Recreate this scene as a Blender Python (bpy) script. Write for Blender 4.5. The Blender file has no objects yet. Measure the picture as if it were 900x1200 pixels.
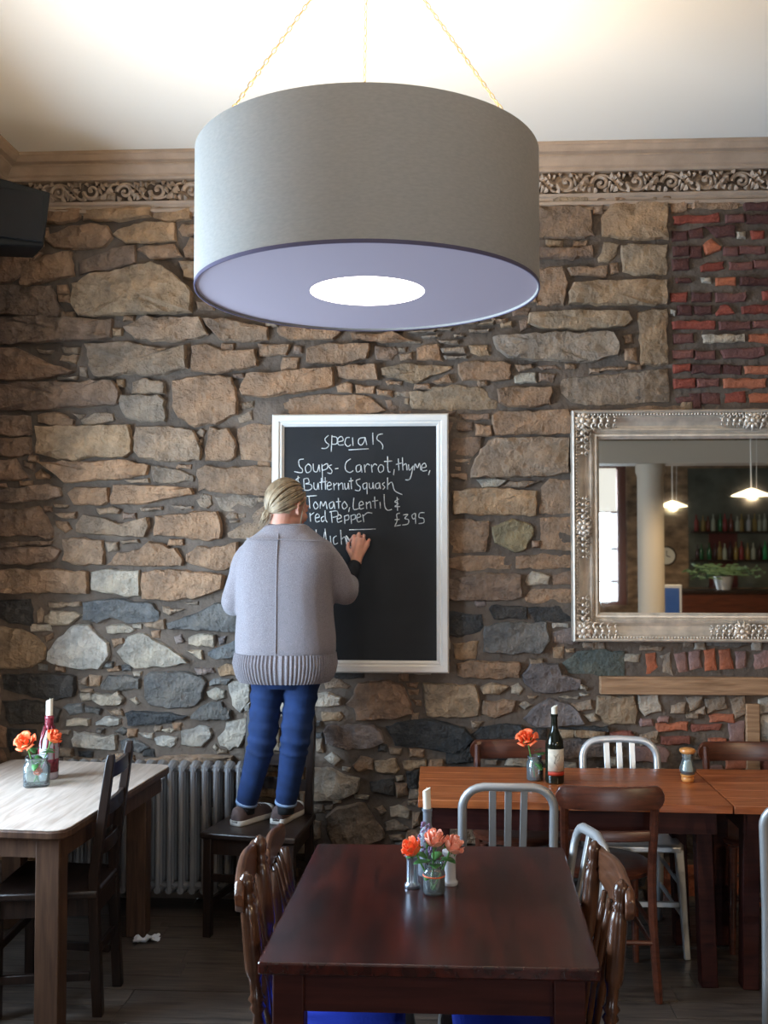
import bpy, bmesh, math, random
from math import sin, cos, pi, radians
from mathutils import Vector, Matrix, noise

# ---------------------------------------------------------------- camera, light, exposure
sc = bpy.context.scene
cam = bpy.data.objects.new('camera', bpy.data.cameras.new('camera'))
sc.collection.objects.link(cam)
cam.location = (0, 0, 1.68)
cam.rotation_euler = (radians(92.0), 0, radians(2.84))
cam.data.sensor_fit = 'VERTICAL'; cam.data.sensor_height = 36; cam.data.lens = 35.1
cam.data.clip_start = .05
sc.camera = cam
sc.view_settings.view_transform = 'Standard'; sc.view_settings.look = 'None'
sc.view_settings.gamma = 1; sc.view_settings.use_curve_mapping = False
sc.view_settings.exposure = 0.0
sc.cycles.use_denoising = True
sc.cycles.max_bounces = 8; sc.cycles.diffuse_bounces = 4; sc.cycles.glossy_bounces = 4
sc.cycles.transmission_bounces = 8; sc.cycles.transparent_max_bounces = 12
sc.cycles.caustics_reflective = False; sc.cycles.caustics_refractive = False
sc.cycles.sample_clamp_indirect = 6

world = bpy.data.worlds.new('overcast_sky'); sc.world = world; world.use_nodes = True
bg = world.node_tree.nodes['Background']; bg.inputs[0].default_value = (.78, .88, 1, 1); bg.inputs[1].default_value = 2.4

def lamp(kind, name, loc, energy, color, rot=(0, 0, 0), size=None, radius=None):
    l = bpy.data.lights.new(name, kind); l.energy = energy; l.color = color
    if size: l.shape = 'RECTANGLE'; l.size, l.size_y = size
    if radius is not None: l.shadow_soft_size = radius
    o = bpy.data.objects.new(name, l); sc.collection.objects.link(o)
    o.location = loc; o.rotation_euler = rot
    return o
# daylight entering through the windows (left wall beside the camera, rear wall far behind it)
lamp('AREA', 'daylight_left_window', (-2.62, 3.2, 1.6), 330, (.55, .76, 1), (0, radians(-90), 0), (1.7, 1.6))
lamp('AREA', 'daylight_left_window', (-2.62, -1.2, 1.65), 95, (.86, .92, 1), (0, radians(-90), 0), (1.5, 1.9))
lamp('AREA', 'daylight_rear_window', (2.3, -8.2, 1.8), 220, (.75, .88, 1), (radians(90), 0, 0), (1.6, 2.2))

# ---------------------------------------------------------------- helpers
col = sc.collection
def tag(o, label=None, cat=None, group=None, kind=None):
    if label: o['label'] = label
    if cat: o['category'] = cat
    if group: o['group'] = group
    if kind: o['kind'] = kind
    return o
def empty(name, loc=(0, 0, 0), rz=0):
    o = bpy.data.objects.new(name, None); col.objects.link(o); o.location = loc; o.rotation_euler = (0, 0, rz)
    o.empty_display_size = .05
    return o
def kids(o): return [c for c in ALLKIDS.get(o.name, [])]
ALLKIDS = {}
class MB:
    def __init__(s): s.v = []; s.f = []; s.M = Matrix()
    def add(s, vs, fs):
        b = len(s.v); s.v += [tuple(s.M @ Vector(p)) for p in vs]; s.f += [tuple(b + i for i in f) for f in fs]; return s
    def box(s, x0, x1, y0, y1, z0, z1):
        return s.add([(x0,y0,z0),(x1,y0,z0),(x1,y1,z0),(x0,y1,z0),(x0,y0,z1),(x1,y0,z1),(x1,y1,z1),(x0,y1,z1)],
                     [(0,3,2,1),(4,5,6,7),(0,1,5,4),(1,2,6,5),(2,3,7,6),(3,0,4,7)])
    def rings(s, rs, cap=True, closed=False):
        n = len(rs[0]); vs = [p for r in rs for p in r]; fs = []
        m = len(rs)
        for i in range(m if closed else m - 1):
            j = (i + 1) % m
            for k in range(n):
                l = (k + 1) % n; fs.append((i*n+k, i*n+l, j*n+l, j*n+k))
        if cap and not closed: fs.append(tuple(range(n))[::-1]); fs.append(tuple((m-1)*n+k for k in range(n)))
        return s.add(vs, fs)
    def lathe(s, prof, n=20, c=(0, 0, 0)):           # prof: (radius, z)
        return s.rings([[(c[0]+max(r,.0004)*cos(2*pi*k/n), c[1]+max(r,.0004)*sin(2*pi*k/n), c[2]+z) for k in range(n)] for r, z in prof])
    def tube(s, pts, r, n=8, flat=None, cap=True, up=None):
        pts = [Vector(p) for p in pts]; rs = []
        u = None
        for i, p in enumerate(pts):
            t = (pts[min(i+1, len(pts)-1)] - pts[max(i-1, 0)]).normalized()
            if u is None:
                a = Vector(up) if up else (Vector((0, 0, 1)) if abs(t.z) < .9 else Vector((0, 1, 0)))
                u = (a - t * a.dot(t)).normalized()
            else: u = (u - t * u.dot(t)).normalized()
            w = t.cross(u); rr = r[i] if isinstance(r, (list, tuple)) else r
            ru, rw = (rr, rr) if flat is None else (rr, rr * flat)
            rs.append([tuple(p + u * (ru*cos(2*pi*k/n)) + w * (rw*sin(2*pi*k/n))) for k in range(n)])
        return s.rings(rs, cap)
    def bar(s, a, b, w, d, up=(0, 1, 0), w2=None, d2=None):     # rectangular bar from a to b
        a, b = Vector(a), Vector(b); t = (b - a).normalized(); u = Vector(up); u = (u - t*u.dot(t)).normalized(); q = t.cross(u)
        w2 = w if w2 is None else w2; d2 = d if d2 is None else d2
        R = []
        for p, ww, dd in ((a, w, d), (b, w2, d2)):
            R.append([tuple(p + q*(i*ww/2) + u*(j*dd/2)) for i, j in ((-1,-1),(1,-1),(1,1),(-1,1))])
        return s.rings(R)
    def turned(s, a, b, prof, n=12):                  # prof: (t along 0..1, radius) between two points
        a, b = Vector(a), Vector(b)
        t = (b - a).normalized(); u = t.orthogonal().normalized(); w = t.cross(u)
        return s.rings([[tuple(a.lerp(b, q) + u*(r*cos(2*pi*k/n)) + w*(r*sin(2*pi*k/n))) for k in range(n)] for q, r in prof])
    def sphere(s, c, r, n=12, m=8):
        if not isinstance(r, (tuple, list)): r = (r, r, r)
        return s.rings([[(c[0]+r[0]*max(sin(pi*i/m), .01)*cos(2*pi*k/n), c[1]+r[1]*max(sin(pi*i/m), .01)*sin(2*pi*k/n), c[2]-r[2]*cos(pi*i/m)) for k in range(n)] for i in range(m+1)])
    def mesh(s, name):
        me = bpy.data.meshes.new(name); me.from_pydata(s.v, [], s.f); me.update()
        return me
    def build(s, name, mat, parent=None, smooth=False, bevel=0, sub=0, seg=2):
        me = s.mesh(name)
        bm = bmesh.new(); bm.from_mesh(me); bmesh.ops.recalc_face_normals(bm, faces=bm.faces); bm.to_mesh(me); bm.free()
        if smooth:
            me.polygons.foreach_set('use_smooth', [True]*len(me.polygons))
            if smooth != 2: me.set_sharp_from_angle(angle=radians(40))
        me.materials.append(mat)
        o = bpy.data.objects.new(name, me); col.objects.link(o)
        if parent: o.parent = parent; ALLKIDS.setdefault(parent.name, []).append(o)
        if bevel:
            m = o.modifiers.new('bevel', 'BEVEL'); m.width = bevel; m.segments = seg; m.limit_method = 'ANGLE'; m.angle_limit = radians(35)
            me.polygons.foreach_set('use_smooth', [True]*len(me.polygons)); m.harden_normals = False; me.set_sharp_from_angle(angle=radians(40))
        if sub:
            m = o.modifiers.new('sub', 'SUBSURF'); m.levels = m.render_levels = sub
        return o
def copy_tree(o, loc=None, rz=None, label=None, parent=None):
    c = o.copy(); col.objects.link(c)
    if parent: c.parent = parent; ALLKIDS.setdefault(parent.name, []).append(c)
    for ch in kids(o): copy_tree(ch, parent=c)
    if loc is not None: c.location = loc
    if rz is not None: c.rotation_euler = (0, 0, rz)
    if label: c['label'] = label
    return c
def crom(pts, k=6):
    pts = [Vector(p) for p in pts]; out = []
    for i in range(len(pts)-1):
        p0, p1, p2, p3 = pts[max(i-1,0)], pts[i], pts[i+1], pts[min(i+2,len(pts)-1)]
        for j in range(k):
            t = j/k
            out.append(.5*((2*p1)+(p2-p0)*t+(2*p0-5*p1+4*p2-p3)*t*t+(3*p1-p0-3*p2+p3)*t**3))
    out.append(pts[-1]); return out

# ---------------------------------------------------------------- materials
def nt(name):
    m = bpy.data.materials.new(name); m.use_nodes = True
    return m, m.node_tree, m.node_tree.nodes['Principled BSDF']
def mat(name, c, rough=.5, metal=0, bump=0, bscale=60, vary=0, vscale=8, stretch=(1, 1, 1), trans=0, ior=1.45, spec=.5, emit=None, es=0, coat=0):
    m, t, b = nt(name); N, L = t.nodes, t.links
    b.inputs['Base Color'].default_value = (*c, 1); b.inputs['Roughness'].default_value = rough
    b.inputs['Metallic'].default_value = metal; b.inputs['IOR'].default_value = ior; b.inputs['Specular IOR Level'].default_value = spec
    if trans: b.inputs['Transmission Weight'].default_value = trans
    if coat: b.inputs['Coat Weight'].default_value = coat; b.inputs['Coat Roughness'].default_value = .15
    if emit: b.inputs['Emission Color'].default_value = (*emit, 1); b.inputs['Emission Strength'].default_value = es
    if bump or vary:
        tc = N.new('ShaderNodeTexCoord'); mp = N.new('ShaderNodeMapping'); mp.inputs['Scale'].default_value = stretch
        L.new(tc.outputs['Object'], mp.inputs[0])
    if bump:
        n = N.new('ShaderNodeTexNoise'); n.inputs['Scale'].default_value = bscale; n.inputs['Detail'].default_value = 5
        L.new(mp.outputs[0], n.inputs['Vector'])
        bp = N.new('ShaderNodeBump'); bp.inputs['Strength'].default_value = 1; bp.inputs['Distance'].default_value = bump
        L.new(n.outputs[0], bp.inputs['Height']); L.new(bp.outputs[0], b.inputs['Normal'])
    if vary:
        n = N.new('ShaderNodeTexNoise'); n.inputs['Scale'].default_value = vscale; n.inputs['Detail'].default_value = 6
        L.new(mp.outputs[0], n.inputs['Vector'])
        r = N.new('ShaderNodeMapRange'); r.inputs[1].default_value = .3; r.inputs[2].default_value = .7
        r.inputs[3].default_value = 1-vary; r.inputs[4].default_value = 1+vary
        L.new(n.outputs[0], r.inputs[0])
        v = N.new('ShaderNodeVectorMath'); v.operation = 'SCALE'; v.inputs[0].default_value = c
        L.new(r.outputs[0], v.inputs['Scale']); L.new(v.outputs[0], b.inputs['Base Color'])
    return m
def wood(name, c1, c2, rough=.35, axis=0, scale=6, bump=.0004, streak=14, coat=0, spec=.5):
    m, t, b = nt(name); N, L = t.nodes, t.links
    tc = N.new('ShaderNodeTexCoord'); mp = N.new('ShaderNodeMapping')
    st = [streak]*3; st[axis] = 1; mp.inputs['Scale'].default_value = st
    oi = N.new('ShaderNodeObjectInfo'); ad = N.new('ShaderNodeVectorMath'); ad.operation = 'ADD'
    mu = N.new('ShaderNodeVectorMath'); mu.operation = 'SCALE'; mu.inputs[0].default_value = (7, 11, 5)
    L.new(oi.outputs['Random'], mu.inputs['Scale']); L.new(tc.outputs['Object'], ad.inputs[0]); L.new(mu.outputs[0], ad.inputs[1])
    L.new(ad.outputs[0], mp.inputs[0])
    n = N.new('ShaderNodeTexNoise'); n.inputs['Scale'].default_value = scale; n.inputs['Detail'].default_value = 7; n.inputs['Distortion'].default_value = .6
    L.new(mp.outputs[0], n.inputs['Vector'])
    r = N.new('ShaderNodeValToRGB'); r.color_ramp.elements[0].position = .32; r.color_ramp.elements[1].position = .7
    r.color_ramp.elements[0].color = (*c1, 1); r.color_ramp.elements[1].color = (*c2, 1)
    L.new(n.outputs[0], r.inputs[0]); L.new(r.outputs[0], b.inputs['Base Color'])
    b.inputs['Roughness'].default_value = rough; b.inputs['Specular IOR Level'].default_value = spec
    if coat: b.inputs['Coat Weight'].default_value = coat; b.inputs['Coat Roughness'].default_value = .2
    bp = N.new('ShaderNodeBump'); bp.inputs['Distance'].default_value = bump; bp.inputs['Strength'].default_value = 1
    L.new(n.outputs[0], bp.inputs['Height']); L.new(bp.outputs[0], b.inputs['Normal'])
    return m
def stone_mat(name, bump=.006, bscale=22, mottled=.35):
    # the colour of each piece is its own object colour; the nodes add mottling and relief
    m, t, b = nt(name); N, L = t.nodes, t.links
    tc = N.new('ShaderNodeTexCoord'); oi = N.new('ShaderNodeObjectInfo')
    n = N.new('ShaderNodeTexNoise'); n.inputs['Scale'].default_value = bscale*.5; n.inputs['Detail'].default_value = 8; n.inputs['Roughness'].default_value = .65
    L.new(tc.outputs['Object'], n.inputs['Vector'])
    r = N.new('ShaderNodeMapRange'); r.inputs[1].default_value = .28; r.inputs[2].default_value = .72; r.inputs[3].default_value = 1-mottled; r.inputs[4].default_value = 1+mottled
    L.new(n.outputs[0], r.inputs[0])
    n2 = N.new('ShaderNodeTexNoise'); n2.inputs['Scale'].default_value = 7; n2.inputs['Detail'].default_value = 4
    L.new(tc.outputs['Object'], n2.inputs['Vector'])
    cr = N.new('ShaderNodeValToRGB'); cr.color_ramp.elements[0].position = .35; cr.color_ramp.elements[1].position = .68
    cr.color_ramp.elements[0].color = (.95, .98, 1.02, 1); cr.color_ramp.elements[1].color = (1.05, 1.0, .92, 1)
    L.new(n2.outputs[0], cr.inputs[0])
    mx = N.new('ShaderNodeVectorMath'); mx.operation = 'MULTIPLY'; L.new(oi.outputs['Color'], mx.inputs[0]); L.new(cr.outputs[0], mx.inputs[1])
    v = N.new('ShaderNodeVectorMath'); v.operation = 'SCALE'; L.new(mx.outputs[0], v.inputs[0]); L.new(r.outputs[0], v.inputs['Scale'])
    L.new(v.outputs[0], b.inputs['Base Color'])
    b.inputs['Roughness'].default_value = .8; b.inputs['Specular IOR Level'].default_value = .35
    n3 = N.new('ShaderNodeTexNoise'); n3.inputs['Scale'].default_value = bscale; n3.inputs['Detail'].default_value = 9; n3.inputs['Roughness'].default_value = .62
    L.new(tc.outputs['Object'], n3.inputs['Vector'])
    n4 = N.new('ShaderNodeTexNoise'); n4.noise_type = 'RIDGED_MULTIFRACTAL'; n4.inputs['Scale'].default_value = bscale*.45; n4.inputs['Detail'].default_value = 5; n4.inputs['Distortion'].default_value = .6
    L.new(tc.outputs['Object'], n4.inputs['Vector'])
    vo = N.new('ShaderNodeTexVoronoi'); vo.inputs['Scale'].default_value = bscale*.9; dv = N.new('ShaderNodeVectorMath'); dv.operation = 'SCALE'; dv.inputs['Scale'].default_value = .09
    av = N.new('ShaderNodeVectorMath'); L.new(n3.outputs['Color'], dv.inputs[0]); L.new(dv.outputs[0], av.inputs[1]); L.new(tc.outputs['Object'], av.inputs[0]); L.new(av.outputs[0], vo.inputs['Vector'])
    h1 = N.new('ShaderNodeMath'); h1.operation = 'MULTIPLY_ADD'; h1.inputs[1].default_value = .25; L.new(n4.outputs[0], h1.inputs[0]); L.new(n3.outputs[0], h1.inputs[2])
    h2 = N.new('ShaderNodeMath'); h2.operation = 'MULTIPLY_ADD'; h2.inputs[1].default_value = .45; L.new(vo.outputs['Distance'], h2.inputs[0]); L.new(h1.outputs[0], h2.inputs[2])
    bp = N.new('ShaderNodeBump'); bp.inputs['Distance'].default_value = bump*1.5; bp.inputs['Strength'].default_value = 1
    L.new(h2.outputs[0], bp.inputs['Height']); L.new(bp.outputs[0], b.inputs['Normal'])
    return m
M = dict(
    stone=stone_mat('rubble_stone', .024, 22, .42), brick=stone_mat('old_brick', .006, 40, .3),
    mortar=mat('lime_mortar', (.120, .090, .068), .95, bump=.012, bscale=30, vary=.3, vscale=5),
    plaster=mat('ceiling_plaster', (.86, .83, .76), .9, bump=.002, bscale=4),
    cornice=mat('painted_cornice', (.36, .27, .20), .6, bump=.0015, bscale=90, vary=.12, vscale=12),
    paintwhite=mat('white_paint', (.78, .74, .68), .35, bump=.0006, bscale=40),
    shade=mat('grey_fabric', (.45, .42, .375), .9, bump=.0005, bscale=420, vary=.06, vscale=60, stretch=(1, 1, 3)),
    liner=mat('white_liner', (.85, .82, .75), .7),
    diffuser=mat('diffuser', (.34, .295, .335), .6, emit=(.75, .62, .80), es=.10),
    rim=mat('drum_rim', (.12, .10, .16), .5),
    glow=mat('lit_opal', (1, 1, 1), .5, emit=(1, .93, .86), es=7),
    chain=mat('brass_chain', (.45, .35, .18), .4, .6),
    board=mat('blackboard', (.008, .009, .011), .55, bump=.0004, bscale=30, vary=.35, vscale=5),
    chalk=mat('chalk', (.58, .58, .56), .9, bump=.001, bscale=300, vary=.3, vscale=90),
    silver=mat('silver_leaf', (.70, .60, .49), .36, .5, bump=.0010, bscale=60, vary=.18, vscale=20),
    mirror=mat('mirror', (.82, .84, .82), .02, 1),
    radiator=mat('radiator_paint', (.33, .32, .32), .24, .3, bump=.0008, bscale=30),
    dark=wood('dark_stained_wood', (.010, .006, .005), (.030, .016, .011), .35, 2, 5, spec=.35),
    darkx=wood('dark_stained_wood_rail', (.010, .006, .005), (.035, .019, .013), .32, 0, 5),
    mahog=wood('mahogany_top', (.014, .004, .004), (.060, .010, .006), .25, 1, 3, .0003, 9, spec=.5),
    mahogx=wood('mahogany_base', (.026, .006, .005), (.050, .012, .009), .5, 0, 4, spec=.2),
    pine=wood('orange_pine_top', (.27, .068, .020), (.46, .135, .040), .27, 0, 4, .0003, 12),
    oak=wood('worn_oak_top', (.30, .23, .18), (.50, .41, .34), .42, 1, 4, .0006, 10),
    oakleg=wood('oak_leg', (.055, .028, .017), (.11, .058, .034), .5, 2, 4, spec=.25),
    brownw=wood('brown_bentwood', (.055, .016, .009), (.13, .036, .017), .3, 0, 4),
    spindle=wood('spindle_wood', (.045, .018, .009), (.115, .045, .021), .25, 2, 5, coat=.3),
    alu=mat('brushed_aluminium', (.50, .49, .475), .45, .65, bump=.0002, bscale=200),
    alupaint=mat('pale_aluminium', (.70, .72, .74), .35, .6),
    blue=mat('blue_cushion', (.01, .035, .42), .7, bump=.001, bscale=120),
    
    greenglass=mat('dark_bottle_glass', (.008, .010, .006), .08, spec=.6),
    candle=mat('candle_wax', (.80, .74, .60), .5, bump=.001, bscale=50),
    redwax=mat('red_glaze', (.16, .02, .03), .2, bump=.002, bscale=60, vary=.5, vscale=50),
    rose=mat('rose_orange', (.95, .17, .055), .55, vary=.15, vscale=60),
    rosepink=mat('rose_peach', (1.0, .40, .27), .55, vary=.15, vscale=60),
    stem=mat('rose_stem', (.09, .25, .05), .5), leaf=mat('rose_leaf', (.045, .16, .035), .5, vary=.3, vscale=60),
    lilac=mat('lilac_petals', (.30, .20, .34), .7, vary=.4, vscale=90),
    pewter=mat('shaker_metal', (.40, .44, .50), .28, .85),
    salt=mat('white_salt', (.75, .72, .7), .9),
    beech=mat('turned_beech', (.62, .26, .07), .3),
    labelpaper=mat('label_paper', (.62, .54, .42), .7, vary=.15, vscale=60), labelred=mat('label_red', (.55, .06, .03), .6),
    black=mat('speaker_black', (.004, .005, .006), .5, spec=.3), grille=mat('speaker_grille', (.006, .006, .007), .7, bump=.002, bscale=400),
    plastic=mat('grey_plastic', (.2, .2, .2), .5),
    paper=mat('crumpled_tissue', (.75, .76, .78), .8), paint_cream=mat('cream_paint', (.60, .52, .42), .6, bump=.001, bscale=10),
    lintel=wood('old_timber', (.22, .115, .055), (.44, .26, .14), .7, 0, 5, .002),
    pipe=mat('blue_grey_pipe', (.3, .38, .45), .4),
    rearstone=mat('rear_wall_stone', (.26, .17, .10), .9, bump=.03, bscale=5, vary=.55, vscale=5, stretch=(1, 1, 2)),
    floorbase=mat('floor_base', (.045, .036, .03), .6, vary=.3, vscale=3),
    frame=mat('window_frame', (.16, .05, .03), .5), blind=mat('roller_blind', (.85, .83, .78), .8, emit=(1, .97, .9), es=.9),
    warmglow=mat('lit_shade', (1, .9, .7), .5, emit=(1, .82, .55), es=4),
    tile=mat('dark_red_tile', (.09, .02, .02), .3), barback=mat('dark_bar_mirror', (.10, .11, .09), .15, vary=.5, vscale=2),
)
plank = wood('floor_plank', (.038, .030, .025), (.12, .092, .072), .34, 0, 5, .0008, 12)
M['plank'] = plank
def windowglass():
    m, t, b = nt('window_glass'); N, L = t.nodes, t.links
    tr = N.new('ShaderNodeBsdfTransparent'); gl = N.new('ShaderNodeBsdfGlossy'); gl.inputs['Roughness'].default_value = .02
    mx = N.new('ShaderNodeMixShader'); mx.inputs[0].default_value = .06
    L.new(tr.outputs[0], mx.inputs[1]); L.new(gl.outputs[0], mx.inputs[2]); L.new(mx.outputs[0], N['Material Output'].inputs[0])
    return m
M['pane'] = windowglass()
def thinglass():
    m, t, b = nt('clear_glass'); N, L = t.nodes, t.links
    tr = N.new('ShaderNodeBsdfTransparent'); tr.inputs[0].default_value = (.90, .96, .95, 1)
    gl = N.new('ShaderNodeBsdfGlossy'); gl.inputs['Roughness'].default_value = .04
    df = N.new('ShaderNodeBsdfDiffuse'); df.inputs[0].default_value = (.75, .85, .88, 1)
    lw = N.new('ShaderNodeLayerWeight'); lw.inputs[0].default_value = .35
    m1 = N.new('ShaderNodeMixShader'); m2 = N.new('ShaderNodeMixShader'); m1.inputs[0].default_value = .12
    L.new(tr.outputs[0], m1.inputs[1]); L.new(df.outputs[0], m1.inputs[2])
    L.new(lw.outputs['Fresnel'], m2.inputs[0]); L.new(m1.outputs[0], m2.inputs[1]); L.new(gl.outputs[0], m2.inputs[2])
    L.new(m2.outputs[0], N['Material Output'].inputs[0])
    return m
M['glass'] = thinglass()
rnd = random.Random(7)

# ---------------------------------------------------------------- setting
W = 4.8; HC = 3.575; XL = -2.15; XR = 6.3; YB = -7.47
def struct(o, label=None): o['kind'] = 'structure'; return o
# floor: boards one by one where the picture shows them, plain boarding beyond
floor = struct(MB().box(XL, XR, YB, W, -.1, -.012).build('floor', M['floorbase']))
y = W
protos = {}
row = 0
while y > 2.6:
    wd = .125 + rnd.uniform(-.008, .008); x = XL - rnd.uniform(0, 1.2)
    while x < 2.7:
        ln = rnd.choice([1.2, 1.6, 2.0, 2.4])
        x0, x1 = max(x, XL), min(x+ln, 2.75)
        if x1 - x0 > .05:
            tw = rnd.uniform(-.0015, .0015)
            b = MB().box(-(x1-x0)/2+.0012, (x1-x0)/2-.0012, -wd/2+.0016, wd/2-.0016, -.012, tw)
            o = b.build('floorboard', M['plank'], floor); o.location = ((x0+x1)/2, y-wd/2, 0)
        x += ln
    y -= wd; row += 1
far = MB()
while y > YB:
    far.box(XL, XR, y-.122, y-.003, -.012, 0); y -= .125
far.build('distant_boards', M['plank'], floor)['kind'] = 'stuff'
e = MB(); yy = W
while yy > 2.6: e.box(2.76, XR, yy-.122, yy-.003, -.012, 0); yy -= .125
e.build('side_boards', M['plank'], floor)['kind'] = 'stuff'

ceiling = struct(MB().box(XL-.2, XR, YB, W+.2, HC, HC+.15).build('ceiling', M['plaster']))
# back wall
rw = random.Random(3)
nx, nz = 150, 115
vs = []; x0, x1 = XL-.1, 2.9
for j in range(nz+1):
    for i in range(nx+1):
        x = x0+(x1-x0)*i/nx; z = HC*j/nz
        d = .011*noise.noise(Vector((x*6, 0, z*6)))+.007*noise.noise(Vector((x*19, 3, z*19)))
        vs.append((x, W-.012-d, z))
fs = [(j*(nx+1)+i, j*(nx+1)+i+1, (j+1)*(nx+1)+i+1, (j+1)*(nx+1)+i) for j in range(nz) for i in range(nx)]
wb = MB(); wb.add(vs, fs); wb.box(x0, XR, W+.03, W+.25, 0, HC); wb.box(2.9, XR, W-.01, W+.1, 0, HC)
wall = struct(wb.build('wall_back', M['mortar'], smooth=2))
COL = dict(t=(.31,.198,.125), o=(.345,.235,.145), r=(.235,.155,.108), p=(.42,.35,.27), g=(.285,.210,.150), b=(.150,.144,.136),
           k=(.060,.057,.055), v=(.21,.17,.155), w=(.43,.38,.32), q=(.13,.135,.11), e=(.25,.21,.13),
           R=(.235,.055,.035), D=(.085,.032,.026), O=(.38,.12,.06), V=(.15,.06,.048))
def rough_piece(pts, depth, seed, brick=False):
    """one stone: outline with irregular edge, a chamfer ring and an uneven face; origin at its centre"""
    cx = sum(p[0] for p in pts)/len(pts); cz = sum(p[1] for p in pts)/len(pts)
    P = [Vector((p[0]-cx, p[1]-cz)) for p in pts]
    P = [p*(1+(.0075 if not brick else .0055)/max(p.length, .01)) for p in P]
    size = max(max(abs(p.x) for p in P), max(abs(p.y) for p in P))
    if not brick or len(P) < 14:                        # break long edges
        Q = []
        for i, p in enumerate(P):
            q = P[(i+1) % len(P)]; Q.append(p); d = (q-p).length
            n = int(d/.035)
            for k in range(n):
                m = p.lerp(q, (k+1)/(n+1)); nn = Vector((q.y-p.y, p.x-q.x)).normalized()
                Q.append(m + nn*(noise.noise(Vector((m.x*22+seed, m.y*22, seed)))*.011+noise.noise(Vector((m.x*60+seed, m.y*60, seed)))*.005)*min(1, size*14))
        P = Q
    n = len(P); R = random.Random(seed)
    lean = (R.uniform(-.05, .05), R.uniform(-.08, .04))
    def face(p, k): return -(depth*k) + lean[0]*p.x + lean[1]*p.y + (.35 if not brick else .15)*depth*noise.noise(Vector((p.x*14+seed, p.y*14, seed*.7)))*2
    rings = []
    for s, k, inset in ((1.0, -.9, 0), (1.0, .35, .0015), (.0, .86, .008), (.0, 1.0, None)):
        r = []
        for p in P:
            L = p.length or 1e-6
            if inset is None: q = p * .5
            else: q = p * max(.3, 1 - inset/L) if inset else p
            r.append((q.x, face(q, k) if k > 0 else .02, q.y))
        rings.append(r)
    vs = [v for r in rings for v in r]; fs = []
    for a in range(3):
        for k in range(n):
            l = (k+1) % n; fs.append((a*n+k, a*n+l, (a+1)*n+l, (a+1)*n+k))
    vs.append((0, face(Vector((0, 0)), 1.05), 0)); c = len(vs)-1
    for k in range(n): fs.append((3*n+k, 3*n+(k+1) % n, c))
    return (cx, cz), vs, fs
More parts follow.
